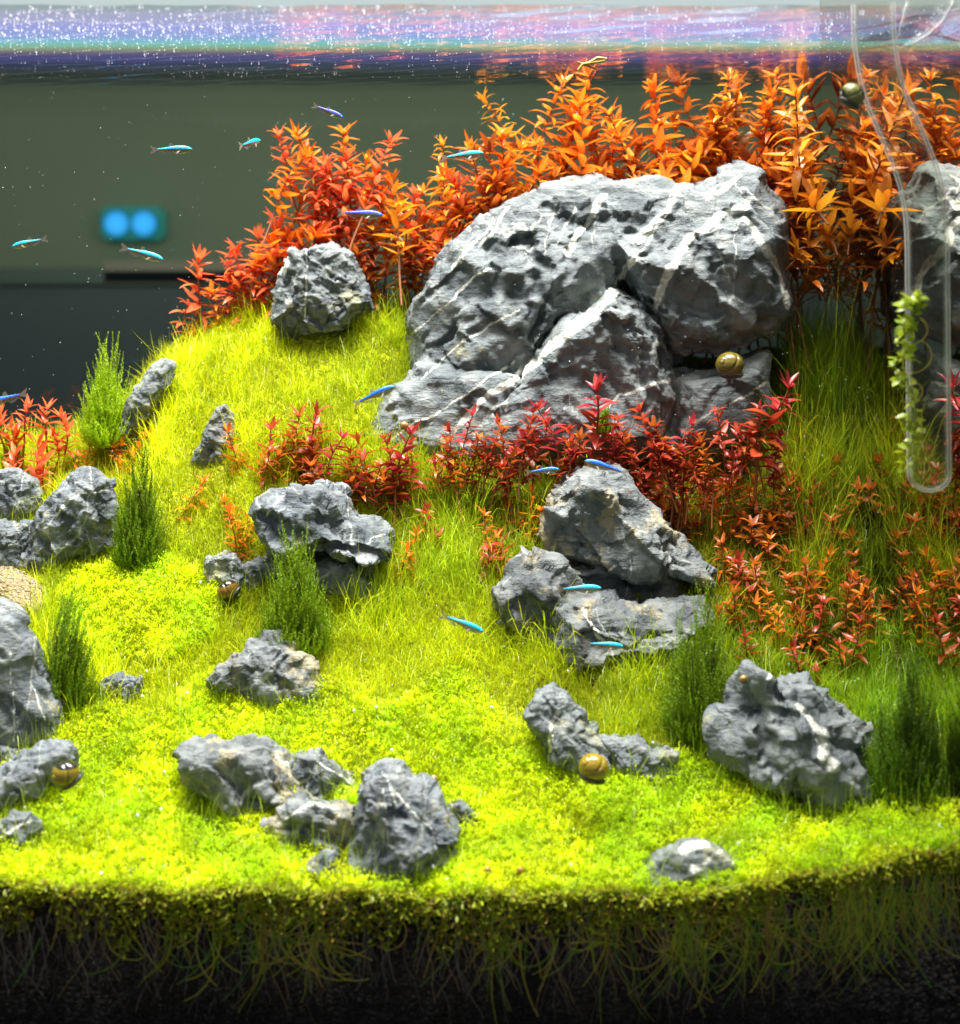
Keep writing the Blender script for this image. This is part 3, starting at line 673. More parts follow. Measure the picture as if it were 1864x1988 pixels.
def leafset2(name, root, az, el, ln, wd, col, mat, label, cat):
    n = len(root); d = np.stack([np.cos(az)*np.cos(el), np.sin(az)*np.cos(el), np.sin(el)],1)
    s = np.stack([-np.sin(az), np.cos(az), np.zeros(n)],1); u = np.cross(d, s)*-1; ln = ln[:,None]; wd = wd[:,None]
    V = np.stack([root, root+d*ln*.6-s*wd+u*wd*.35, root+d*ln*.6+s*wd+u*wd*.35, root+d*ln],1)
    f = np.array([[0,2,1],[1,2,3]]); F = f[None]+(np.arange(n)*4)[:,None,None]
    o = link(name, mesh(name, V.reshape(-1,3), F.reshape(-1,3), mat, col=np.repeat(col,4,0))); tag(o, label, cat, kind='stuff'); return o
def leafset(name, root, az, el, ln, wd, col, mat, label, cat, kind='stuff', parent=None, sub=False):
    """many small oval leaves: root (n,3), azimuth, elevation, length, width"""
    n = len(root)
    d = np.stack([np.cos(az)*np.cos(el), np.sin(az)*np.cos(el), np.sin(el)],1)
    s = np.stack([-np.sin(az), np.cos(az), np.zeros(n)],1); u = np.cross(d, s)*-1
    ln = ln[:,None]; wd = wd[:,None]
    V = np.stack([root, root+d*ln*.38-s*wd+u*wd*.3, root+d*ln*.38+s*wd+u*wd*.3, root+d*ln*.78-s*wd*.8, root+d*ln*.78+s*wd*.8, root+d*ln+u*wd*.0],1)
    f = np.array([[0,2,1],[1,2,4],[1,4,3],[3,4,5]]); F = f[None]+(np.arange(n)*6)[:,None,None]
    o = link(name, mesh(name, V.reshape(-1,3), F.reshape(-1,3), mat, col=np.repeat(col,6,0)), parent)
    if not parent: tag(o, label, cat, kind=kind)
    else: o['kind'] = 'stuff'
    return o
def carpet():
    ns = 62000; x, y = samp(ns, y1=.24); z = gz(x, y); px, py = pxpy(x, y, z)
    k = carpet_mask(px, py) & ~in_foot(x, y, shr=.6) & (px > -110) & (px < 1990); x, y, z, px, py = x[k], y[k], z[k], px[k], py[k]; ns = len(x)
    h = rng.uniform(.0005,.0070,ns)+.003*np.clip(perlin(np.stack([x*60,y*60,z*0],1))+.3,0,1)
    per = 5; root = np.repeat(np.stack([x, y, z+h],1), per, 0); n = len(root)
    root += rng.normal(0,.0005,(n,3)); root[:,2] -= np.tile(np.arange(per)//3*.0011, ns)
    az = np.repeat(rng.uniform(0,2*PI,ns), per)+np.tile(np.arange(per)*2.2, ns); el = rng.normal(.65,.35,n)
    patch = np.repeat(np.clip(perlin(np.stack([x*28,y*28+5,z*0],1))*1.6+.35+.3*(px>1150),0,1), per)[:,None]
    col = (np.array([.80,.90,.012])*(1-patch)+np.array([.56,.78,.015])*patch)*np.repeat(np.clip(.98+.32*fbm(np.stack([x*45,y*45,x*0+2],1),3),.6,1.15)[:,None],per,0)*np.repeat(rng.uniform(.82,1.08,(ns,1)),per,0)*rng.uniform(.93,1.07,(n,1))
    root[:,1] = np.maximum(root[:,1], 0)
    leafset2('carpet_plant', root, az, el, rng.uniform(.0018,.0038,n), rng.uniform(.00035,.00065,n), col, M['carpet'], 'bright lime green carpet of tiny oval leaves across the front', 'carpet plant')
    # shaded underside of the carpet, pressed against the front glass
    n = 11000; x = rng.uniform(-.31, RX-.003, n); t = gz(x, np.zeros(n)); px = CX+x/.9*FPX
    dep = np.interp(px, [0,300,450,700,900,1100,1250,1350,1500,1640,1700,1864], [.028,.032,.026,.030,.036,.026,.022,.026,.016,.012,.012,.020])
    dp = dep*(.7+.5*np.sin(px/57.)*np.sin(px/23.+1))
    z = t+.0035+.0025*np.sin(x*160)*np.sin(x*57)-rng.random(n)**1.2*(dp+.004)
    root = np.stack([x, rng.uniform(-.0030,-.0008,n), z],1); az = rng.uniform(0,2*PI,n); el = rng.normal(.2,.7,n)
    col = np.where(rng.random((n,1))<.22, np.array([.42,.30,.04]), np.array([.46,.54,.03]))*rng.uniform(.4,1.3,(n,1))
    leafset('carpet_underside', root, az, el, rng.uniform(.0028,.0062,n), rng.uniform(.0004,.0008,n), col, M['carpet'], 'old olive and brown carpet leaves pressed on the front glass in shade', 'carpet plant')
carpet()

# roots and runners against the glass
def roots():
    V = []; F = []; col = []
    def add(path, r, c, seg=4):
        v, f = tube(path, r, seg); b = len(V); V.extend(v); F.extend([tuple(i+b for i in q) for q in f]); col.extend([c]*len(v))
    R = random.Random(5)
    for i in range(300):          # pale fine roots running down
        x = R.uniform(-.31, RX-.004); t = float(gz(x,0)); z = t-R.uniform(.0,.03); y = -.0015-R.random()*.001
        L = R.uniform(.015,.055); p = []; xx = x; n = 10; dx = R.uniform(-.25,.25)
        for k in range(n):
            p.append((xx, y, z-L*k/n)); dx += R.uniform(-.5,.5); dx *= .8; xx += dx*L/n
        c = R.choice([(.30,.27,.20),(.40,.30,.14),(.22,.20,.17)]) if z > t-.02 else R.choice([(.12,.11,.09),(.16,.13,.08)]); add(p, [.00028*(1-.6*k/n) for k in range(n)], c)  # deeper roots take darker colours, painted shade like the granules
        if R.random() < .5:
            q = R.randrange(3,7); xx = p[q][0]; dx = R.choice([-1,1])*R.uniform(.4,.9)
            add([(xx+dx*.0022*k, y, p[q][2]-.0022*k-.0001*k*k) for k in range(6)], .00016, c, 3)
    for i in range(310):          # green arching stems and runners near the surface
        px = R.choice([R.uniform(380,640), R.uniform(900,1500), R.uniform(1300,1864), R.uniform(0,1864)])
        x = (px-CX)/FPX*.9; t = float(gz(min(x,RX-.004),0)); n = 12; a0 = R.uniform(-1,1); L = R.uniform(.018,.05)
        xx, zz = x, t-R.uniform(-.004,.028); an = R.uniform(-.5,.5)-PI/2 if R.random()<.6 else R.uniform(-.5,.5); cv = R.uniform(-.28,.28); p = []
        for k in range(n):
            p.append((min(xx,RX-.002), -.002-R.random()*.0004, zz)); xx += math.cos(an)*L/n; zz += math.sin(an)*L/n; an += cv
        c = R.choice([(.26,.36,.03),(.48,.46,.04),(.16,.30,.03),(.48,.36,.07)]); add(p, [.00042*(1-.5*k/n) for k in range(n)], c)
    for cxp, wp, top, nn in ((1330,45,0,30),(1660,50,0,70),(1725,40,0,50),(1600,80,0,30),(1800,70,0,50),(1500,80,0,18),(520,30,0,16),(1190,50,0,16),(610,20,0,12),(1450,60,0,20),(960,60,0,14),(350,80,0,14)):   # wide tufts rooted at the glass
        for i in range(nn):
            x = (cxp+R.gauss(0,wp*.35)-CX)/FPX*.9; n = 9; z0 = float(gz(min(x,RX-.003),0))+.002-R.uniform(0,.025)
            L = R.uniform(.015,.06); sw = R.uniform(-.9,.9); x0 = x; wv_ = R.uniform(0,6); wa = R.uniform(.0005,.002)
            p = [(min(x0+sw*L*(k/n)**2*.8+wa*math.sin(wv_+k*.9),RX-.002), -.0024-R.random()*.0006, z0-L*k/n) for k in range(n)]
            add(p, [.0004*(1-.75*k/n) for k in range(n)], R.choice([(.13,.28,.02),(.24,.36,.02),(.42,.46,.03),(.28,.20,.04)]))
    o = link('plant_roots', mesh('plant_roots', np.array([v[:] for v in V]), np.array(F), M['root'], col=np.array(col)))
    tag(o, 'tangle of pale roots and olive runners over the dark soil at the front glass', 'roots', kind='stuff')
roots()

# ------------------------------------------------------------------ moss bushes
def moss(label, poly_cx, top, bot, wpx, bright, seed, Y=None, lean=0, nf=420):
    """bush of upright feathery fronds: centre px, top py, bottom py, width px"""
    r = np.random.default_rng(seed); Y = groundY(poly_cx, bot) if Y is None else Y
    base = P(poly_cx, bot, Y); sc_ = (Y-CAMY)/FPX; H = (bot-top)*sc_; W = wpx*sc_
    K = 34; P0 = []; D0 = []; S0 = []
    nf = int(nf*.98)
    lobes = [(0,0,1.0,.85)]+[(r.uniform(-.28,.28), r.uniform(-.2,.2), r.uniform(.55,.9), r.uniform(.45,.65)) for _ in range(4)]
    for i in range(nf):
        q = math.sqrt(r.random()); a = r.uniform(0,2*PI); lx, ly, lh, lw_ = lobes[0] if r.random() < .45 else lobes[r.integers(1,5)]
        env = ((1-q**1.7)*.82+.18)*(1+.22*math.sin(2*a+seed)+.12*math.sin(5*a+seed*2))
        hh = min(1.08, lh*env*(r.uniform(.35,1.0) if r.random() < .85 else r.uniform(.9,1.2)))
        wr = W/2*q*.85*lw_*1.1
        tip = np.array([math.cos(a)*wr*1.05+lean*H*hh+r.normal(0,W*.03), math.sin(a)*wr*.8, H*hh])
        rt = np.array([math.cos(a)*wr*.55, math.sin(a)*wr*.4, H*max(-.05, hh-r.uniform(.25,.45))])
        mid = rt*.45+tip*.55+np.array([math.cos(a)*wr*.18, math.sin(a)*wr*.14, -H*.02])
        sh = np.array([lx*W, ly*W, 0]); rt = rt+sh*.8; mid = mid+sh; tip = tip+sh+np.array([r.normal(0,W*.05),0,0])
        t = np.linspace(0,1,K)[:,None]; pts = rt*(1-t)**2+2*mid*t*(1-t)+tip*t**2
        P0.append(pts); d = np.gradient(pts, axis=0); D0.append(d/np.linalg.norm(d,axis=1)[:,None]); S0.append(np.clip(1.25-t[:,0]*.9,.25,1))
    P0 = np.concatenate(P0); D0 = np.concatenate(D0); S0 = np.concatenate(S0); n = len(P0)
    P0 = np.repeat(P0,2,0); D0 = np.repeat(D0,2,0); S0 = np.repeat(S0,2); n *= 2
    rd = r.normal(0,1,(n,3)); rd -= (rd*D0).sum(1)[:,None]*D0; rd /= np.linalg.norm(rd,axis=1)[:,None]
    d = rd*.80+D0*.70; ln = r.uniform(.0016,.0032,(n,1))*(.7+H*3)*S0[:,None]; sd = np.cross(d, r.normal(0,1,(n,3))); sd /= np.linalg.norm(sd,axis=1)[:,None]
    wd = .00034
    V = np.stack([P0-sd*wd, P0+sd*wd, P0+d*ln],1).reshape(-1,3); F = np.arange(3*n).reshape(-1,3)
    c = (np.array([.055,.15,.010])*(1-bright)+np.array([.46,.66,.012])*bright)*np.repeat(r.uniform(.55,1.3,(n,1)),3,0)
    root = bpy.data.objects.new('moss_bush', None); C.objects.link(root); root.location = base; tag(root, label, 'moss', 'moss bushes between the rocks')
    o = link('frond', mesh('frond', V, F, M['moss'], col=c, smooth=False), root); o['kind'] = 'stuff'
    SV = []; SF = []
    for i in range(14):
        a = r.uniform(0,2*PI); q = W*.12*r.random(); tp = W*.2*r.random()
        v, f = tube([(math.cos(a)*q*(1-t)+math.cos(a)*tp*t+lean*H*t, math.sin(a)*q, -.006+H*.7*t) for t in np.linspace(0,1,6)], [.0009*(1-.7*t) for t in np.linspace(0,1,6)], 5)
        b = len(SV); SV += v; SF += [tuple(k+b for k in g) for g in f]
    link('stem', mesh('stem', np.array([v[:] for v in SV]), np.array(SF), plain('moss_stem', (.05,.07,.015), .8)), root)
    return root
moss('bright green feathery moss bush against the dark background on the left', 213, 660, 855, 155, 1.0, 1, Y=.33, nf=900)
moss('tall dark green moss bush standing right of the broad left rock', 272, 870, 1090, 140, .38, 2, nf=700)
moss('green moss cone growing in front of the dark ledge rock', 580, 1030, 1265, 170, .55, 3, nf=800)
moss('dark moss bush leaning over the lower left rocks', 115, 1145, 1385, 145, .38, 4, lean=.08, nf=750)
moss('moss bush with bright spiky top between the stacked rocks and lower right rock', 1365, 1145, 1430, 180, .40, 5, nf=950)
moss('darkest moss bush beside the right glass in the lower right', 1765, 1285, 1555, 175, .15, 6, nf=1100)
moss('green moss tuft at the left edge among orange plants', 22, 830, 925, 80, .75, 7, nf=260)
moss('little sprig of moss on the foot of the largest rock', 1172, 778, 840, 42, .6, 8, Y=.245, nf=60)

# ------------------------------------------------------------------ stem plants (each leaf an object)
def leafmesh(name, mat, bend=.25, fold=.18, broad=.11):
    """unit-length lanceolate leaf along +x, curved and folded"""
    n = 8; V = []; F = []
    for i in range(n+1):
        t = i/n; wv = broad*(math.sin(PI*min(1,t**.8))**.75)*(1-.25*t) if 0 < t < 1 else .008
        x = t*math.cos(bend*t*.8); z = -bend*t*t*.6
        V += [(x,-wv,z+fold*wv*1.6),(x,0,z),(x,wv,z+fold*wv*1.6)]
    for i in range(n):
        a = i*3; F += [(a,a+1,a+4,a+3),(a+1,a+2,a+5,a+4)]
    return mesh(name, V, F, mat)
LEAF = {}
for k in ('orange','coral','amber','rust','red','crimson','greenleaf'):
    br = .17 if k in ('red','crimson','rust') else .145
    LEAF[k] = [leafmesh('leaf', M[k], b, f, br*q) for b, f, q in ((.15,.2,1),(.45,.3,.95),(-.25,.25,1.05),(.8,.2,.9))]
def stemplant(seed, colr, H, node, ll, bare=0.0, per=3, tip=6, tipcol=None, up=.75, parentname='stem_plant', branch=0):
    """prototype: Empty > stem, leaves. H leafy height, bare = leafless stem below"""
    R = random.Random(seed); root = bpy.data.objects.new(parentname, None); C.objects.link(root)
    wob = [R.uniform(-.12,.12) for _ in range(4)]
    def sp(t):   # t metres from the base
        u = t/(H+bare+1e-6); return Vector((wob[0]*u*u*(H+bare)+.006*math.sin(u*4+wob[2]*20)*u, wob[1]*u*u*(H+bare)+.005*math.sin(u*3+wob[3]*30)*u, t))
    n = 14; path = [sp((H+bare)*i/n) for i in range(n+1)]; path[0].z -= .01
    v, f = tube(path, [.0010*(1-.45*i/n)*(1.0 if ll > .014 else .75) for i in range(n+1)], 6)
    link('stem', mesh('stem', np.array([p[:] for p in v]), np.array(f), M['stem']), root)
    t = bare+node*.5; k = 0; leaves = []
    while t < bare+H-.002:
        u = (t-bare)/H; a0 = k*PI/2+R.uniform(-.3,.3) if per == 2 else k*.9+R.uniform(-.3,.3)
        for j in range(per):
            leaves.append((sp(t), a0+2*PI*j/per+R.uniform(-.5,.5), (.15+.5*u*u*up+R.uniform(-.45,.45)), ll*(.75+.35*math.sin(PI*min(1,u+.15)))*R.uniform(.8,1.15), colr if not (tipcol and u > .65) else tipcol))
        t += node*R.uniform(.8,1.15)*(1-.35*u); k += 1
    for j in range(tip):
        leaves.append((sp(bare+H), 2*PI*j/tip+R.uniform(-.3,.3), R.uniform(.55,1.25), ll*R.uniform(.55,.95), tipcol or colr))
    for bi in range(branch):
        ba = R.uniform(0, 2*PI); b0 = sp(bare*.3+R.uniform(0,H*.25)); BL = H*R.uniform(.55,.95); out = Vector((math.cos(ba), math.sin(ba), 0))
        def bp(t): return b0+out*(.42*BL*math.sin(min(1,t*1.3)*PI/2))+Vector((0,0,BL*t*.9))
        v, f = tube([bp(i/7) for i in range(8)], [.0007*(1-.4*i/7) for i in range(8)], 5); link('side_stem', mesh('side_stem', np.array([p[:] for p in v]), np.array(f), M['stem']), root)
        t = .25; k = 0
        while t < .97:
            for j in range(per): leaves.append((bp(t), k*PI/2+2*PI*j/per+R.uniform(-.4,.4), R.uniform(-.1,.7), ll*R.uniform(.6,1), colr))
            t += node/BL*R.uniform(.9,1.4); k += 1
        for j in range(tip): leaves.append((bp(1), 2*PI*j/tip+R.uniform(-.3,.3), R.uniform(.5,1.2), ll*R.uniform(.5,.85), tipcol or colr))
    for pos, az, el, l, cn in leaves:
        o = bpy.data.objects.new('leaf', R.choice(LEAF[cn])); C.objects.link(o); o.parent = root
        o.matrix_basis = Matrix.LocRotScale(pos, Euler((R.uniform(-.4,.4), -el, az), 'XYZ'), Vector((l,l*R.uniform(.85,1.15),l)))
    return root
def copy_tree(o):
    c = o.copy(); C.objects.link(c)
    for ch in o.children:
        d = ch.copy(); C.objects.link(d); d.parent = c
    return c
PROTO = {}
used = set()
def getproto(key, **kw):
    if key not in PROTO: PROTO[key] = stemplant(**kw); return PROTO[key]
    return copy_tree(PROTO[key])
RP = random.Random(21)
def put(key, kw, px, py, Y, scale, label, group, tilt=(0,0), H=None, cat='plant'):
    """put a plant so that its TIP is at (px,py) at depth Y"""
    o = getproto(key, **kw); tot = (kw['H']+kw.get('bare',0))*scale
    tipw = P(px, py, Y); R3 = Euler((tilt[0], tilt[1], RP.uniform(0,2*PI)), 'XYZ')
    up = R3.to_matrix() @ Vector((0,0,tot))
    o.location = tipw-up; o.rotation_euler = R3; o.scale = (scale,)*3
    tag(o, label, cat, group); return o

# back row of orange stems
SKY = [(415,520),(440,500),(470,485),(505,470),(545,395),(560,262),(600,262),(640,320),(690,262),(735,275),(775,315),(830,290),(880,300),(935,290),(985,180),(1010,200),(1060,160),(1120,158),(1180,190),(1230,190),(1290,205),(1340,162),(1400,165),(1440,190),(1490,160),(1540,165),(1600,165),(1640,170)]
def sky(x): return float(np.interp(x, [a for a,b in SKY], [b for a,b in SKY]))
def lowb(x): return float(np.interp(x, [415,520,560,700,850,1000,1100,1300,1480,1540,1560,1640], [600,560,520,520,470,420,400,350,350,420,520,520]))
pts = []
for a in SKY:
    if a[0] in (545,640,775,880,1010,1180,1290): continue
    pts.append((a[0], a[1], 1))
tries = 0
for k_ in range(90):
    x, y = RP.uniform(1430, 1600), RP.uniform(185, 430)
    if y > 320 and x < 1500: continue
    if all((x-a)**2+(y-b)**2 > 25**2 for a,b,_ in pts): pts.append((x,y,0))
while len(pts) < 150 and tries < 9000:
    tries += 1
    x = RP.uniform(418, 1640); y0 = sky(x)+28; y1 = lowb(x)
    if y1 < y0: continue
    y = RP.uniform(y0, y1)
    if all(((x-a)/1.0)**2+((y-b)/1.1)**2 > 26**2 for a,b,_ in pts): pts.append((x,y,0))
ANCH = [(545,'left of the small grey rock'),(590,'above the left half of the small rock'),(640,'above the top of the small grey rock'),(700,'just right of the small grey rock'),(770,'between small rock and largest rock'),(850,'by the lower left shoulder of the largest rock'),(920,'over the left slope of the largest rock'),(990,'over the upper left slope of the largest rock'),(1070,'left of the largest rock top'),(1150,'behind the left top of the largest rock'),(1230,'behind the flat top of the largest rock'),(1310,'behind the middle top of the largest rock'),(1390,'behind the notch of the largest rock'),(1470,'behind the right peak of the largest rock'),(1540,'just right of the largest rock peak'),(1590,'between largest rock and right glass'),(9999,'close to the right glass')]
SEEN = {}
def uniq(core, tilt, alts=('leaning left','leaning right','upright')):
    l = core
    if l in SEEN:
        t = 'leaning left' if tilt[1] < -.08 else ('leaning right' if tilt[1] > .08 else 'upright')
        l = core.replace('plant', 'plant '+t, 1)
    SEEN[l] = 1; w_ = l.split(); return ' '.join(w_[:16]) if len(w_) <= 16 else l.replace(' plant','',1) if len(w_) == 17 else ' '.join(l.replace(' plant','',1).replace('mid sized ','',1).split())
def orange_label(x, y, c, tall, tilt=(0,0)):
    w0 = {'coral':'coral','orange':'orange','amber':'amber','rust':'rusty'}[c]
    pos = next(b for a, b in ANCH if x < a)
    d = y-sky(x); h = 'topmost' if tall else ('upper' if d < 70 else ('middle row' if d < 130 else ('lower row' if y < lowb(x)-40 else 'lowest')))
    return uniq(f'{h} {w0} plant {pos}', tilt)
for x, y, tall in sorted(pts, key=lambda p: -p[2]):
    u = RP.random()
    if x < 740: c = 'coral' if u < .86 else 'orange'
    elif x < 900: c = 'coral' if u < .45 else ('orange' if u < .8 else 'amber')
    elif x < 1200: c = 'orange' if u < .6 else ('amber' if u < .85 else 'rust')
    else: c = 'orange' if u < .5 else ('amber' if u < .68 else 'rust')
    if x > 1530 and y > 330: c = 'amber'
    if y > lowb(x)-50 and u < .5 and 660 < x < 1500: c = 'rust'
    big = x > 880
    v = RP.randrange(3)
    Yd = .396-(.012)*max(0,min(1,(y-sky(x))/260.))-RP.uniform(0,.010)
    kw = dict(seed=v*7+len(c)*3, colr=c, H=.085 if big else .065, node=.0092 if big else .0074, ll=.0240 if big else .0200, bare=.08, per=3, tip=6)
    tl = (RP.uniform(-.30,.30), RP.uniform(-.45,.45)-(0.30 if x < 620 else 0))
    if 860 < x < 1540: tl = (RP.uniform(-.30,.05), tl[1])
    if x < 860: tl = (RP.uniform(-.04,.14), tl[1]); kw['bare'] = .03
    if x < 560: tl = (tl[0], RP.uniform(-.3,0))
    if x > 1530 and y > 330: tl = (RP.uniform(.3,.6), RP.uniform(-.3,.1)); Yd = .36; kw['bare'] = .0; kw['H'] = .085
    if x < 560: kw['bare'] = .03; kw['H'] = .042
    kw['branch'] = 1 if v == 1 else 0
    key = (c, big, v, x < 560, x < 860)
    if (x-CX)/FPX*(Yd-CAMY) > RX-.012: continue
    put(key, kw, x, y, Yd, RP.uniform(.72,1.15), orange_label(x, y, c, tall, tl), 'orange stem plants along the back of the tank', tl)

# two amber rosettes facing the viewer beside the largest rock
for x, y, s in ((1575,385,1.1),(1568,480,1.05)):
    put(('amber','front',x), dict(seed=x, colr='amber', H=.016, node=.007, ll=.024, bare=.0, per=4, tip=6), x, y, .31, s,
        ('upper' if y < 420 else 'lower')+' amber rosette with wide leaves hanging right of the largest rock', 'amber rosettes beside the largest rock', (.75,.1))

# mid ground red plants: (px, py of tip, height px)
RED = [(540,850,70),(590,860,70),(670,880,70),(730,890,70),(770,880,70),(815,870,80),(860,845,70),(915,850,70),(960,860,60),(1005,850,70),(1045,830,80),(1120,840,60),(1190,850,60),(1180,820,60),(1265,860,60),(1310,870,60),(1350,850,70),(1460,800,70),(565,815,95),(625,805,90),(465,842,60),(522,838,80),(700,850,80),(745,852,70),(793,850,95),(655,850,70),(895,812,60),(945,826,70),(985,838,60),(1022,800,70),(1070,795,95),(1085,872,70),(1215,815,60),(1245,800,85),(1292,825,70),(1330,828,80),(1395,793,70),(1580,828,80),(1440,852,70),(1640,905,70),(1530,880,60),(1600,948,70),(1300,938,70),(1272,915,60),(1350,958,60),(1400,985,60),(1450,930,70),(1485,962,80),(1645,950,80),(1700,962,60),(1500,905,60),(1560,930,60),(1420,892,60),(1380,862,60),(1450,1010,80),(1530,1000,70),(1585,1020,70),(1622,1008,80),(1672,1010,90),(1732,1050,80),(1700,1072,70),(1470,1085,80),(1560,1090,70),(1640,1085,70),(1400,1062,70),(1510,1160,70),(1655,1212,80),(1462,1240,50),(1552,1270,50),(1600,1150,60),(1425,1150,60),(985,928,60),(962,1008,60),(975,1035,70),(942,1055,60),(1020,960,60),(1000,990,60),(452,968,50),(455,1002,60),(382,935,40),(240,825,60),(262,842,50),(178,862,50),(792,1042,50),(830,1005,50),(722,905,60),(760,925,60),(690,930,60),(612,900,60),(1165,880,50),(1240,890,50),(870,858,50),(1110,850,60),(1480,1180,50),(1580,1210,50),(1690,1150,60),(1540,1120,60),(1345,900,55),(1500,1040,60),(1560,985,60),(1660,1120,60),(1720,1120,60),(1600,1080,60),(415,600,40),(842,905,60),(905,880,50),(1790,1060,80),(1755,1100,70)]
def red_label(x, y, c, h, tilt):
    w0 = {'crimson':'crimson','red':'red','rust':'rusty','orange':'orange'}[c]
    if x < 220: pos = 'left of the narrow pale slab'
    elif x < 300: pos = 'before the narrow pale slab'
    elif x < 480 and y < 700: return f'small {w0} sprout on the crest of the left hill'
    elif x < 480 and y < 900: pos = 'by the thin pointed rock on the hill'
    elif x < 480: pos = 'in grass left of the dark ledge rock'
    elif x < 590 and y < 880: pos = 'above the left end of the ledge rock'
    elif x < 680 and y < 880: pos = 'above the middle of the ledge rock'
    elif x < 760 and y < 890: pos = 'at the left tip of the largest rock'
    elif x < 880 and y < 890: pos = 'at the lower left foot of the largest rock'
    elif x < 700: pos = 'directly behind the dark ledge rock'
    elif x < 880: pos = 'in grass right of the dark ledge rock'
    elif x < 960 and y < 890: pos = 'under the white vein of the largest rock'
    elif x < 1060 and y < 890: pos = 'right of the white vein foot'
    elif x < 975: pos = 'in grass left of the stacked rocks'
    elif x < 1060: pos = 'close to the left side of the cone rock'
    elif x < 1200 and y < 900: pos = 'directly above the cone rock tip'
    elif x < 1340 and y < 910: pos = 'above the right side of the cone rock'
    elif x < 1380: pos = 'on the right shoulder of the cone rock'
    elif x < 1500 and y < 900: pos = 'below the snail on the largest rock'
    elif y < 930: pos = 'off the lower right corner of the largest rock'
    elif x < 1500 and y < 1060: pos = 'in the left part of the red thicket'
    elif x < 1600 and y < 1060: pos = 'in the middle of the red thicket'
    elif y < 1030: pos = 'at the right end of the red thicket'
    elif x < 1480: pos = 'low between stacked rocks and red thicket'
    elif x < 1590: pos = 'low under the middle of the red thicket'
    elif x < 1670: pos = 'low under the right of the red thicket'
    else: pos = 'low beside the right glass'
    sz = 'small' if h <= 55 else ('tall' if h >= 80 else 'mid sized')
    return uniq(f'{sz} {w0} plant {pos}', tilt)
for k_ in range(2500):
    x, y = RP.uniform(1230, 1745), RP.uniform(840, 1190)
    if y > 1000 and x < 1390: continue
    if all((x-a)**2+(y-b)**2 > 25**2 for a, b, _ in RED): RED.append((x, y, RP.choice([50,60,70,80])))
    if len(RED) > 140: break
for i, (x, y, h) in enumerate(RED):
    u = RP.random()
    c = ('red' if u < .55 else ('crimson' if u < .7 else 'rust')) if y < 900 and x > 480 else ('rust' if u < .60 else ('red' if u < .70 else 'orange'))
    if x < 480: c = 'orange'
    v = RP.randrange(3); h2 = h*1.2; Y = groundY(x, y+h2*.9); front = y < 900 and 640 < x < 1520
    if front: Y = min(Y, .248)
    H = .036; k = dict(seed=60+v+len(c)*5, colr=c, H=H, node=.0046, ll=.0125, bare=.022 if front else .010, per=2 if v else 3, tip=5, tipcol='red' if c == 'rust' and v == 1 else None, branch=1)
    s = min(1.55, max(.9, h2/FPX*(Y-CAMY)/.034))
    tl = (RP.uniform(-.25,.3), RP.uniform(-.35,.35))
    if (x-CX)/FPX*(Y-CAMY) > RX-.008: continue
    put((c,'mid',v,front,y < 900), k, x, y, Y, s, red_label(x, y, c, h, tl), 'red stem plants in the grass of the middle ground', tl)
put('tallc', dict(seed=91, colr='red', H=.045, node=.0055, ll=.0175, bare=.012, per=3, tip=6, tipcol='crimson'), 1148, 758, .236, 1.15, 'tall crimson stem plant in front of the white vein foot of the largest rock', 'tall crimson stems before the largest rock')
put('tallc', dict(seed=91, colr='red', H=.045, node=.0055, ll=.0175, bare=.012, per=3, tip=6, tipcol='crimson'), 1492, 752, .240, 1.25, 'tallest crimson stem plant, right of the snail on the largest rock', 'tall crimson stems before the largest rock', (0,-.12))
# orange tufts at the left edge
EDGEL = {(20,835):'coral sprig beside the moss tuft at the left edge',(55,792):'tall coral sprig second from the left edge of the tuft',(92,795):'tall coral sprig in the middle of the left edge tuft',(104,850):'low coral sprig at the right of the left edge tuft',(72,865):'coral sprig above the dark rounded rock',(32,885):'lowest left coral sprig over the dark rounded rock',(118,812):'rightmost coral sprig of the left edge tuft',(0,800):'coral sprig cut off by the left edge under the blue fish',(88,900):'lowest coral sprig touching the right of the dark rounded rock'}
for x, y, h in [(20,835,90),(55,792,100),(92,795,110),(104,850,90),(72,865,90),(32,885,80),(118,812,90),(0,800,80),(88,900,70)]:
    put(('coralL', x%2), dict(seed=70+x%2, colr='coral', H=.034, node=.0062, ll=.017, bare=.012, per=3, tip=5), x, y, .335 if y < 860 else .315, RP.uniform(.8,1.0),
        EDGEL[(x,y)], 'orange tuft at the left edge', (RP.uniform(-.2,.3), RP.uniform(-.3,.4)))

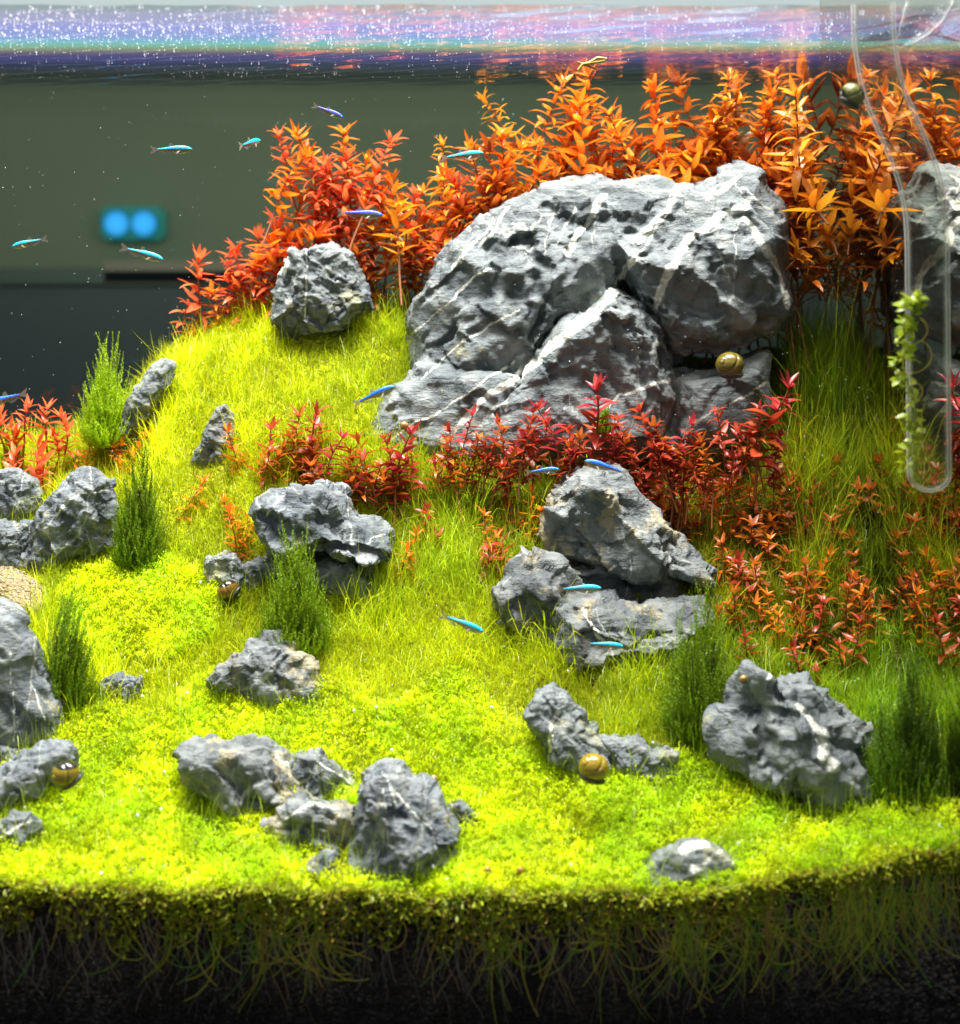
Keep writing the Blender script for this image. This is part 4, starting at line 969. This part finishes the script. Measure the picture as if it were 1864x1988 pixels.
# ------------------------------------------------------------------ fish
FM = {}
def fishmats(kind):
    if kind in FM: return FM[kind]
    st = {'cyan': (.0,.34,.55), 'blue': (.0,.07,.62), 'violet': (.05,.03,.70)}[kind]
    def mk(nm, col, rough, metal, tr, noise=0):
        m, nt, out, N, L = nmat(nm); p = N('BsdfPrincipled', i={'Base Color': (*col,1), 'Roughness': rough, 'Metallic': metal})
        if noise:
            tc = N('TexCoord'); v = N('TexVoronoi', i={'Scale': 1500}); L(tc.outputs['Object'], v.inputs['Vector'])
            mx = N('MixRGB', i={1: (*col,1), 2: (col[0]+.02,min(1,col[1]*1.5+.12),min(1,col[2]*1.5),1)}); L(v.outputs['Color'], mx.inputs[0]); L(mx.outputs[0], p.inputs['Base Color'])
        if tr:
            t = N('BsdfTransparent'); x = N('MixShader', i={0: tr}); L(p.outputs[0], x.inputs[1]); L(t.outputs[0], x.inputs[2]); L(x.outputs[0], out.inputs[0])
        else: L(p.outputs[0], out.inputs[0])
        return m
    FM[kind] = dict(stripe=mk('fish_stripe_'+kind, st, .35, .0, 0, 1), back=mk('fish_back', (.02,.02,.10) if kind != 'cyan' else (.02,.05,.07), .35, .1, .15), belly=mk('fish_belly', (.34,.32,.22), .3, .2, .25),
                    flank=mk('fish_flank', (.45,.16,.10), .35, .1, .3), fin=mk('fish_fin', (.55,.45,.36), .4, 0, .62), eye=plain('fish_eye', (.01,.01,.02), .1), iris=plain('fish_iris', (.05,.55,.75), .3))
    return FM[kind]
def fish(px, py, Y, lenpx, ang, right, kind, label, yaw=0):
    """ang: nose-up angle in degrees"""
    Lw = lenpx/FPX*(Y-CAMY)/max(.25, math.cos(math.radians(yaw))); fm = fishmats(kind)
    root = bpy.data.objects.new('fish', None); C.objects.link(root); root.location = P(px, py, Y)
    tag(root, label, 'fish', 'small blue striped fish swimming in the tank')
    A = math.radians(ang); yw = math.radians(yaw)
    root.rotation_euler = Euler((0, -A, yw if right else PI+yw), 'XYZ')
    n = 22; seg = 16; V = []; F = []; mi = []
    prof_t = [0,.03,.1,.2,.32,.45,.6,.75,.88,1.0]; top = [.006,.030,.060,.078,.085,.080,.062,.045,.034,.030]; bot = [.006,.035,.075,.105,.125,.115,.075,.045,.034,.030]; wid = [.006,.028,.048,.058,.060,.055,.042,.028,.016,.008]
    body = .84
    for i in range(n+1):
        t = i/n; a, b, w_ = (np.interp(t, prof_t, q)*1.0 for q in (top, bot, wid)); xx = (.5-t*body)*Lw; cz = .012*math.sin(PI*t)*Lw
        for k in range(seg):
            th = 2*PI*k/seg; s, c = math.sin(th), math.cos(th)
            V.append((xx, w_*c*Lw, cz+(a if s > 0 else b)*s*Lw))
    for i in range(n):
        for k in range(seg):
            F.append((i*seg+k, i*seg+(k+1)%seg, (i+1)*seg+(k+1)%seg, (i+1)*seg+k))
            th = math.degrees(2*PI*(k+.5)/seg) % 360; side = min(abs(th), abs(th-180), abs(th-360))
            el = th if th <= 180 else th-360; el = el if abs(el) <= 90 else (180-abs(el))*(1 if el > 0 else -1)
            if 10 < el < 72: mi.append(0)
            elif el >= 72: mi.append(1)
            elif i > n*.5 and el > -60: mi.append(3)
            else: mi.append(2)
    V.append((.503*Lw,0,0)); ci = len(V)-1; b = len(F)
    m = bpy.data.meshes.new('body'); m.from_pydata(V, [], F+[(k, (k+1)%seg, ci)[::-1] for k in range(seg)]); mi += [2]*seg
    for q in ('stripe','back','belly','flank'): m.materials.append(fm[q])
    m.polygons.foreach_set('material_index', mi); m.polygons.foreach_set('use_smooth', [True]*len(F+[0]*seg)); m.update(); link('body', m, root)
    def fin(nm, pts, yy=0, th=.0001):
        bm = bmesh.new(); vs = [bm.verts.new((p[0]*Lw, (yy+(p[2] if len(p) > 2 else 0))*Lw, p[1]*Lw)) for p in pts]; f = bm.faces.new(vs)
        r = bmesh.ops.extrude_face_region(bm, geom=[f]); bmesh.ops.translate(bm, vec=(0,th*2,0), verts=[g for g in r['geom'] if isinstance(g, bmesh.types.BMVert)])
        bmesh.ops.recalc_face_normals(bm, faces=bm.faces[:]); mm = bpy.data.meshes.new(nm); bm.to_mesh(mm); bm.free(); mm.materials.append(fm['fin']); link(nm, mm, root)
    fin('tail_fin', [(-.33,.022),(-.43,.07),(-.52,.11),(-.50,.05),(-.45,.0),(-.50,-.05),(-.52,-.11),(-.43,-.07),(-.33,-.022)])
    fin('dorsal_fin', [(.06,.075),(.0,.15),(-.05,.16),(-.06,.11),(-.08,.06)])
    fin('anal_fin', [(-.06,-.07),(-.10,-.13),(-.20,-.10),(-.28,-.06),(-.30,-.03)])
    for s in (1,-1): fin('pectoral_fin', [(.24,-.03),(.17,-.10,.03*s),(.12,-.11,.05*s),(.18,-.03)], .05*s)
    fin('adipose_fin', [(-.20,.04),(-.245,.07),(-.25,.035)])
    for s in (1,-1):
        for nm, r_, yy, mm in (('eye',.027,.036,fm['iris']),('pupil',.016,.052,fm['eye'])):
            bm = bmesh.new(); bmesh.ops.create_uvsphere(bm, u_segments=10, v_segments=8, radius=r_*Lw); mq = bpy.data.meshes.new(nm); bm.to_mesh(mq); bm.free(); mq.materials.append(mm)
            link(nm, mq, root, Vector((.435*Lw, s*yy*Lw*.75, .006*Lw)))
    return root
FISH = [
 (637,216,.20,64,-22,True,'violet','violet striped fish nosing down right, highest in the open water',0),
 (333,290,.18,80,1,True,'cyan','cyan striped fish swimming level to the right in the upper left open water',0),
 (485,278,.22,30,12,True,'cyan','tiny cyan fish seen almost end on, left of the orange plants',68),
 (57,471,.15,70,-13,False,'cyan','bright blue fish facing left near the left edge of the open water',0),
 (276,492,.16,86,-16,True,'cyan','cyan fish nosing down right just below the blurred blue lights',0),
 (10,775,.2,90,-16,False,'blue','blue fish cut off by the left edge above the orange tuft',0),
 (700,415,.24,88,-3,True,'violet','violet blue fish swimming right in front of the coral plants',0),
 (897,302,.28,84,7,True,'cyan','turquoise fish swimming right before the upper orange plants',0),
 (727,767,.2,88,24,True,'blue','deep blue fish rising right at the lower left edge of the largest rock',0),
 (1053,914,.18,66,6,True,'blue','small pale blue fish facing right, left of the cone rock tip',0),
 (1177,907,.16,88,17,False,'blue','blue fish facing left resting on the tip of the cone rock',0),
 (1124,1143,.125,88,2,True,'cyan','cyan fish inside the dark mouth between the stacked rocks',0),
 (897,1210,.11,90,-21,True,'cyan','turquoise fish nosing down right above the yellow lawn in the centre',0),
 (1172,1252,.11,78,-4,True,'cyan','turquoise fish level at the foot of the stacked rocks',0)]
for f in FISH: fish(*f)

# ------------------------------------------------------------------ snails
def snail(px, py, Y, dpx, label, base, stripe, rot=(0,0,0), nst=7):
    R0 = dpx/2/FPX*(Y-CAMY); root = bpy.data.objects.new('snail', None); C.objects.link(root); root.location = P(px,py,Y); root.rotation_euler = rot
    tag(root, label, 'snail', 'snails grazing in the tank')
    m, nt, out, N, L = nmat('snail_shell'); tc = N('TexCoord'); mp = N('Mapping', i={'Rotation': (.4,.9,.2)}); L(tc.outputs['Object'], mp.inputs[0])
    wv = N('TexWave', i={'Scale': nst/R0*.018, 'Distortion': 1.2, 'Detail': 1.5, 'Detail Scale': 2/R0*.01}); L(mp.outputs[0], wv.inputs['Vector'])
    r = N('ValToRGB'); e = r.color_ramp.elements; e[0].color=(*base,1); e[0].position=.52; e[1].color=(*stripe,1); e[1].position=.60; L(wv.outputs[0], r.inputs[0])
    p = N('BsdfPrincipled', i={'Roughness': .25, 'Coat Weight': .4}); L(r.outputs[0], p.inputs['Base Color']); L(p.outputs[0], out.inputs[0])
    # globe shaped shell with a spiral suture winding out of a low apex on the viewer's side
    bm = bmesh.new(); bmesh.ops.create_icosphere(bm, subdivisions=5 if dpx > 30 else 3, radius=1)
    ap = Vector((-.78,-.50,.30)).normalized(); e1 = ap.orthogonal().normalized(); e2 = ap.cross(e1)
    for v in bm.verts:
        d = v.co.normalized(); th = math.acos(max(-1,min(1,d.dot(ap)))); ph = math.atan2(d.dot(e2), d.dot(e1))
        g = 0
        if th > .02:
            u = ph/(2*PI)-math.log(max(th,.03))/1.15; fr = abs((u % 1)-.5); g = max(0, 1-(.5-fr)/.10)*min(1, .5+th*1.2)*max(0, min(1,(1.75-th)/.6))
        sc_ = 1-.13*g-.012*abs(math.sin(ph*26))+.10*max(0,.5-th)
        v.co = Vector((d.x*1.0, d.y*.86, d.z*.90))*sc_*R0
    mm0 = bpy.data.meshes.new('shell'); bm.to_mesh(mm0); bm.free(); mm0.materials.append(m); mm0.polygons.foreach_set('use_smooth', [True]*len(mm0.polygons)); link('shell', mm0, root)
    bm = bmesh.new(); bmesh.ops.create_uvsphere(bm, u_segments=16, v_segments=10, radius=R0*.8)
    for v in bm.verts: v.co.z = v.co.z*.40-R0*.68; v.co.y *= .9; v.co.x *= 1.0+.25*(v.co.x > 0)
    mm = bpy.data.meshes.new('foot'); bm.to_mesh(mm); bm.free(); mm.materials.append(plain('snail_foot', (.03,.03,.025), .5)); link('foot', mm, root)
    for s in (1,-1):
        v, f = tube([(R0*.75, s*R0*.15, -R0*.55), (R0*1.0, s*R0*.22, -R0*.5), (R0*1.25, s*R0*.3, -R0*.55)], [R0*.03,R0*.02,R0*.01], 5)
        link('feeler', mesh('feeler', np.array([q[:] for q in v]), np.array(f), mm.materials[0]), root)
ol = (.13,.10,.010); blk = (.02,.02,.01)
snail(1417,708,.272,56,'plain olive yellow snail on the lower right ledge of the largest rock', ol, (.07,.055,.008), (0,.0,.2), 5)
snail(1153,1490,.045,60,'bright yellow snail between the pointed pale rock and the knobbly rock', (.24,.17,.01), (.13,.09,.008), (0,.3,0), 4)
snail(127,1503,.035,56,'yellow snail with black bands on the lower left rock', (.22,.16,.012), blk, (0,-.6,.3), 9)
snail(1655,184,.022,50,'dark green black snail clinging to the glass pipe near the surface', (.16,.17,.03), blk, (0,.5,0), 8)
snail(442,1146,.186,44,'black and orange snail half hidden beside the small knobbly rock', (.20,.11,.015), blk, (0,-.9,0), 9)
for px, py, l in [(1443,1318,'on the top of the slanting lower right rock'),(1540,1440,'in the middle of the slanting lower right rock'),(652,1560,'on the broken front rock'),(842,1512,'in the carpet behind the peaked front rock'),(1010,1690,'in the front carpet right of centre'),(785,826,'on the lower left foot of the largest rock'),(1410,1450,'beside the left edge of the slanting rock'),(945,1690,'near the front edge in the centre')]:
    Y = max(.0, groundY(px, py+10)-.006) if py != 826 else .268
    if py in (1318,1440): Y = .055
    snail(px, py, Y, 17, 'tiny brown snail '+l, (.30,.16,.03), (.08,.05,.02), (0,RP.uniform(-1,1),0), 5)

# ------------------------------------------------------------------ glass pipe
def glassmat(name, edge=(.85,.88,.84), lo=.35):
    m, nt, out, N, L = nmat(name)
    lw = N('LayerWeight', i={'Blend': .5}); r = N('ValToRGB'); e = r.color_ramp.elements
    e[0].position=.35; e[0].color=(.012,.012,.012,1); e[1].position=.84; e[1].color=(.95,.95,.95,1); el = e.new(.62); el.color=(.20,.20,.20,1)
    L(lw.outputs['Facing'], r.inputs[0])
    t = N('BsdfTransparent', i={'Color': (.95,.97,.95,1)}); g = N('BsdfGlossy', i={'Color': (.9,.9,.88,1), 'Roughness': .12}); d = N('BsdfDiffuse', i={'Color': (*edge,1)}); tl = N('BsdfTranslucent', i={'Color': (*edge,1)})
    a = N('MixShader', i={0: .4}); L(d.outputs[0], a.inputs[1]); L(tl.outputs[0], a.inputs[2])
    b = N('MixShader', i={0: .35}); L(a.outputs[0], b.inputs[1]); L(g.outputs[0], b.inputs[2])
    x = N('MixShader'); L(r.outputs[0], x.inputs[0]); L(t.outputs[0], x.inputs[1]); L(b.outputs[0], x.inputs[2]); L(x.outputs[0], out.inputs[0]); return m
M['glass'] = glassmat('clear_glass')
def pipe():
    Yp = .031; root = bpy.data.objects.new('glass_pipe', None); C.objects.link(root); root.location = P(1800,960,Yp)
    tag(root, 'clear glass filter pipe with a bent neck and rounded closed end at the right', 'glass pipe')
    ctr = [(1695,8),(1696,60),(1702,120),(1716,180),(1742,240),(1768,300),(1786,350),(1796,400),(1800,460),(1801,560),(1802,700),(1803,820),(1804,920)]
    # smooth interpolation
    t = np.linspace(0,1,70); L0 = np.array(ctr, float); s = np.r_[0, np.cumsum(np.hypot(*np.diff(L0,axis=0).T))]; s /= s[-1]
    xs = np.interp(t, s, L0[:,0]); ys = np.interp(t, s, L0[:,1]); ker = np.ones(5)/5
    xs[2:-2] = np.convolve(xs, ker, 'valid')
    for nm, rpx in (('outer_wall', 42), ('inner_wall', 36)):
        path = [P(x, y, Yp)-root.location for x, y in zip(xs, ys)]; r = rpx/FPX*(Yp-CAMY); rad = [r]*len(path)
        end = path[-1]
        for k in range(1, 9): path.append(end+Vector((0,0,-math.sin(k/8*PI/2)*r*.85))); rad.append(max(r*math.cos(k/8*PI/2), 1e-5))
        v, f = tube(path, rad, 40); link(nm, mesh(nm, np.array([q[:] for q in v]), np.array(f), M['glass']), root)
pipe()
def outflow():
    """second glass fitting: flared lily outlet at the water line in the corner"""
    root = bpy.data.objects.new('glass_outlet', None); C.objects.link(root); Yp=.03; root.location = P(1790,60,Yp); tag(root, 'flared glass outlet in the top right corner at the water line', 'glass outlet')
    ctr = [(1812,-30),(1806,-5),(1796,20),(1780,45),(1762,68),(1745,88)]; rp = [44,44,40,32,20,6]
    t = np.linspace(0,1,40); L0 = np.array(ctr,float); u = np.linspace(0,1,len(ctr))
    path = [P(np.interp(q,u,L0[:,0]), np.interp(q,u,L0[:,1]), Yp)-root.location for q in t]; rad = [np.interp(q,u,rp)/FPX*(Yp-CAMY) for q in t]
    v, f = tube(path, rad, 32)
    link('flare', mesh('flare', np.array([q[:] for q in v]), np.array(f), M['glass']), root)
outflow()
# sprig of green plant caught on the pipe
def sprig():
    root = bpy.data.objects.new('caught_sprig', None); C.objects.link(root); root.location = P(1762,575,.016); tag(root, 'pale green leafy sprig caught on the glass pipe, hanging down', 'plant')
    R = random.Random(3); path = [P(1765+12*math.sin(y/40), y, .016)-root.location for y in range(572, 905, 16)]
    v, f = tube(path, .0007, 6); link('stem', mesh('stem', np.array([q[:] for q in v]), np.array(f), plain('green_stem', (.30,.35,.04), .5)), root)
    for i in range(165):
        y = 575+330*R.random()**1.9; sp = 42*(1-.45*(y-575)/330); p = P(1765+12*math.sin(y/40)+R.uniform(-.5,.5)*sp, y+R.uniform(-6,6), .014+R.uniform(-.006,.004))-root.location
        o = bpy.data.objects.new('leaf', R.choice(LEAF['greenleaf'])); C.objects.link(o); o.parent = root; l = R.uniform(.004,.0085)
        o.matrix_basis = Matrix.LocRotScale(p, Euler((R.uniform(-1,1), R.uniform(-.9,.9), R.uniform(0,6.28)), 'XYZ'), Vector((l,l*2.2,l)))
    for k in range(3):
        yy = (640,690,760)[k]; rr = (36,44,26)[k]
        v, f = tube([P(1765+math.cos(a)*rr, yy+math.sin(a)*rr*.8, .014)-root.location for a in np.linspace(-1.0,2.2,14)], .0004, 5)
        link('tendril', mesh('tendril', np.array([q[:] for q in v]), np.array(f), plain('tendril_yellow', (.45,.38,.05), .5)), root)
sprig()
# floating twig
def twig():
    root = bpy.data.objects.new('floating_twig', None); C.objects.link(root); root.location = P(1145,122,.17); tag(root, 'little yellow brown twig floating just under the water surface', 'twig')
    for nm, pts, r, c in (('stalk',[(1123,136),(1132,124),(1150,122),(1175,118)],.0011,(.62,.42,.05)),('stalk',[(1120,120),(1135,126),(1158,134)],.0007,(.30,.18,.04)),('stalk',[(1140,124),(1160,112),(1178,114)],.0009,(.70,.50,.10))):
        v, f = tube([P(a,b,.17)-root.location for a,b in pts], r, 7); link(nm, mesh(nm, np.array([q[:] for q in v]), np.array(f), plain('twig_'+nm, c, .5)), root)
twig()

# ------------------------------------------------------------------ bubbles
def bubbles():
    m, nt, out, N, L = nmat('bubble_white'); d = N('BsdfDiffuse', i={'Color': (.95,.96,1,1)}); t = N('BsdfTranslucent', i={'Color': (.95,.96,1,1)}); g = N('BsdfGlossy', i={'Roughness': .1})
    x = N('MixShader', i={0: .5}); L(d.outputs[0], x.inputs[1]); L(t.outputs[0], x.inputs[2]); x2 = N('MixShader', i={0: .2}); L(x.outputs[0], x2.inputs[1]); L(g.outputs[0], x2.inputs[2]); L(x2.outputs[0], out.inputs[0])
    n = 3900; px = rng.uniform(-60, 1990, n); py = np.concatenate([rng.normal(60,17,n//2), rng.uniform(8,150,n-n//2)]); py = np.clip(py, 8, 158)
    keep = rng.random(n) < np.interp(px, [0,500,900,1200,1900], [1,1,.75,.40,.40])
    px, py = px[keep], py[keep]; d_ = .1488*FPX/(514-py); Y = d_+CAMY; X = (px-CX)/FPX*d_
    k = (Y > .001) & (Y < .4) & (X < RX-.002); X, Y, py = X[k], Y[k], py[k]; n = len(X)
    r = rng.uniform(.00015,.00055,n)*np.interp(py,[10,60,110,160],[1.25,1.1,.75,.5])
    o = link('surface_bubbles', scatter_balls('surface_bubbles', np.stack([X,Y,np.full(n,ZS-.0006)],1), r, m, 1)); tag(o, 'thousands of tiny white bubbles clinging under the water surface', 'bubbles', kind='stuff')
    n = 520; px = rng.uniform(0,1900,n); py = rng.uniform(170,1000,n); Y = rng.uniform(.03,.3,n); X = (px-CX)/FPX*(Y+.9); Z = CZ-(py-HY)/FPX*(Y+.9); k = (Z > gz(X,Y)+.01) & (X < RX-.003)
    o = link('drifting_bubbles', scatter_balls('drifting_bubbles', np.stack([X,Y,Z],1)[k], rng.uniform(.00010,.00034,k.sum()), m, 1)); tag(o, 'sparse micro bubbles drifting in the open water', 'bubbles', kind='stuff')
    # pearls of oxygen on leaves and lawn
    n = 420; x, y = samp(n, y1=.22); z = gz(x,y)+rng.uniform(.006,.012,n)
    o = link('pearl_bubbles', scatter_balls('pearl_bubbles', np.stack([x,y,z],1), np.where(rng.random(n)<.12, .0011, .0004), m, 1)); tag(o, 'scattered shiny gas pearls resting on the carpet and grass', 'bubbles', kind='stuff')
    pts = []
    for o_ in list(C.objects):
        if o_.name.startswith('leaf') and RP.random() < .16:
            par = o_.parent; mw = par.matrix_basis @ o_.matrix_basis; pts.append((mw @ Vector((RP.uniform(.2,1),RP.uniform(-.08,.08),.06)))[:])
    o = link('leaf_pearls', scatter_balls('leaf_pearls', np.array(pts), rng.uniform(.0003,.0009,len(pts)), M['bub'], 1)); tag(o, 'tiny glassy oxygen beads sitting on the red and orange leaves', 'bubbles', kind='stuff')
M['bub'] = glassmat('bead_glass', (.9,.9,.9))
bubbles()
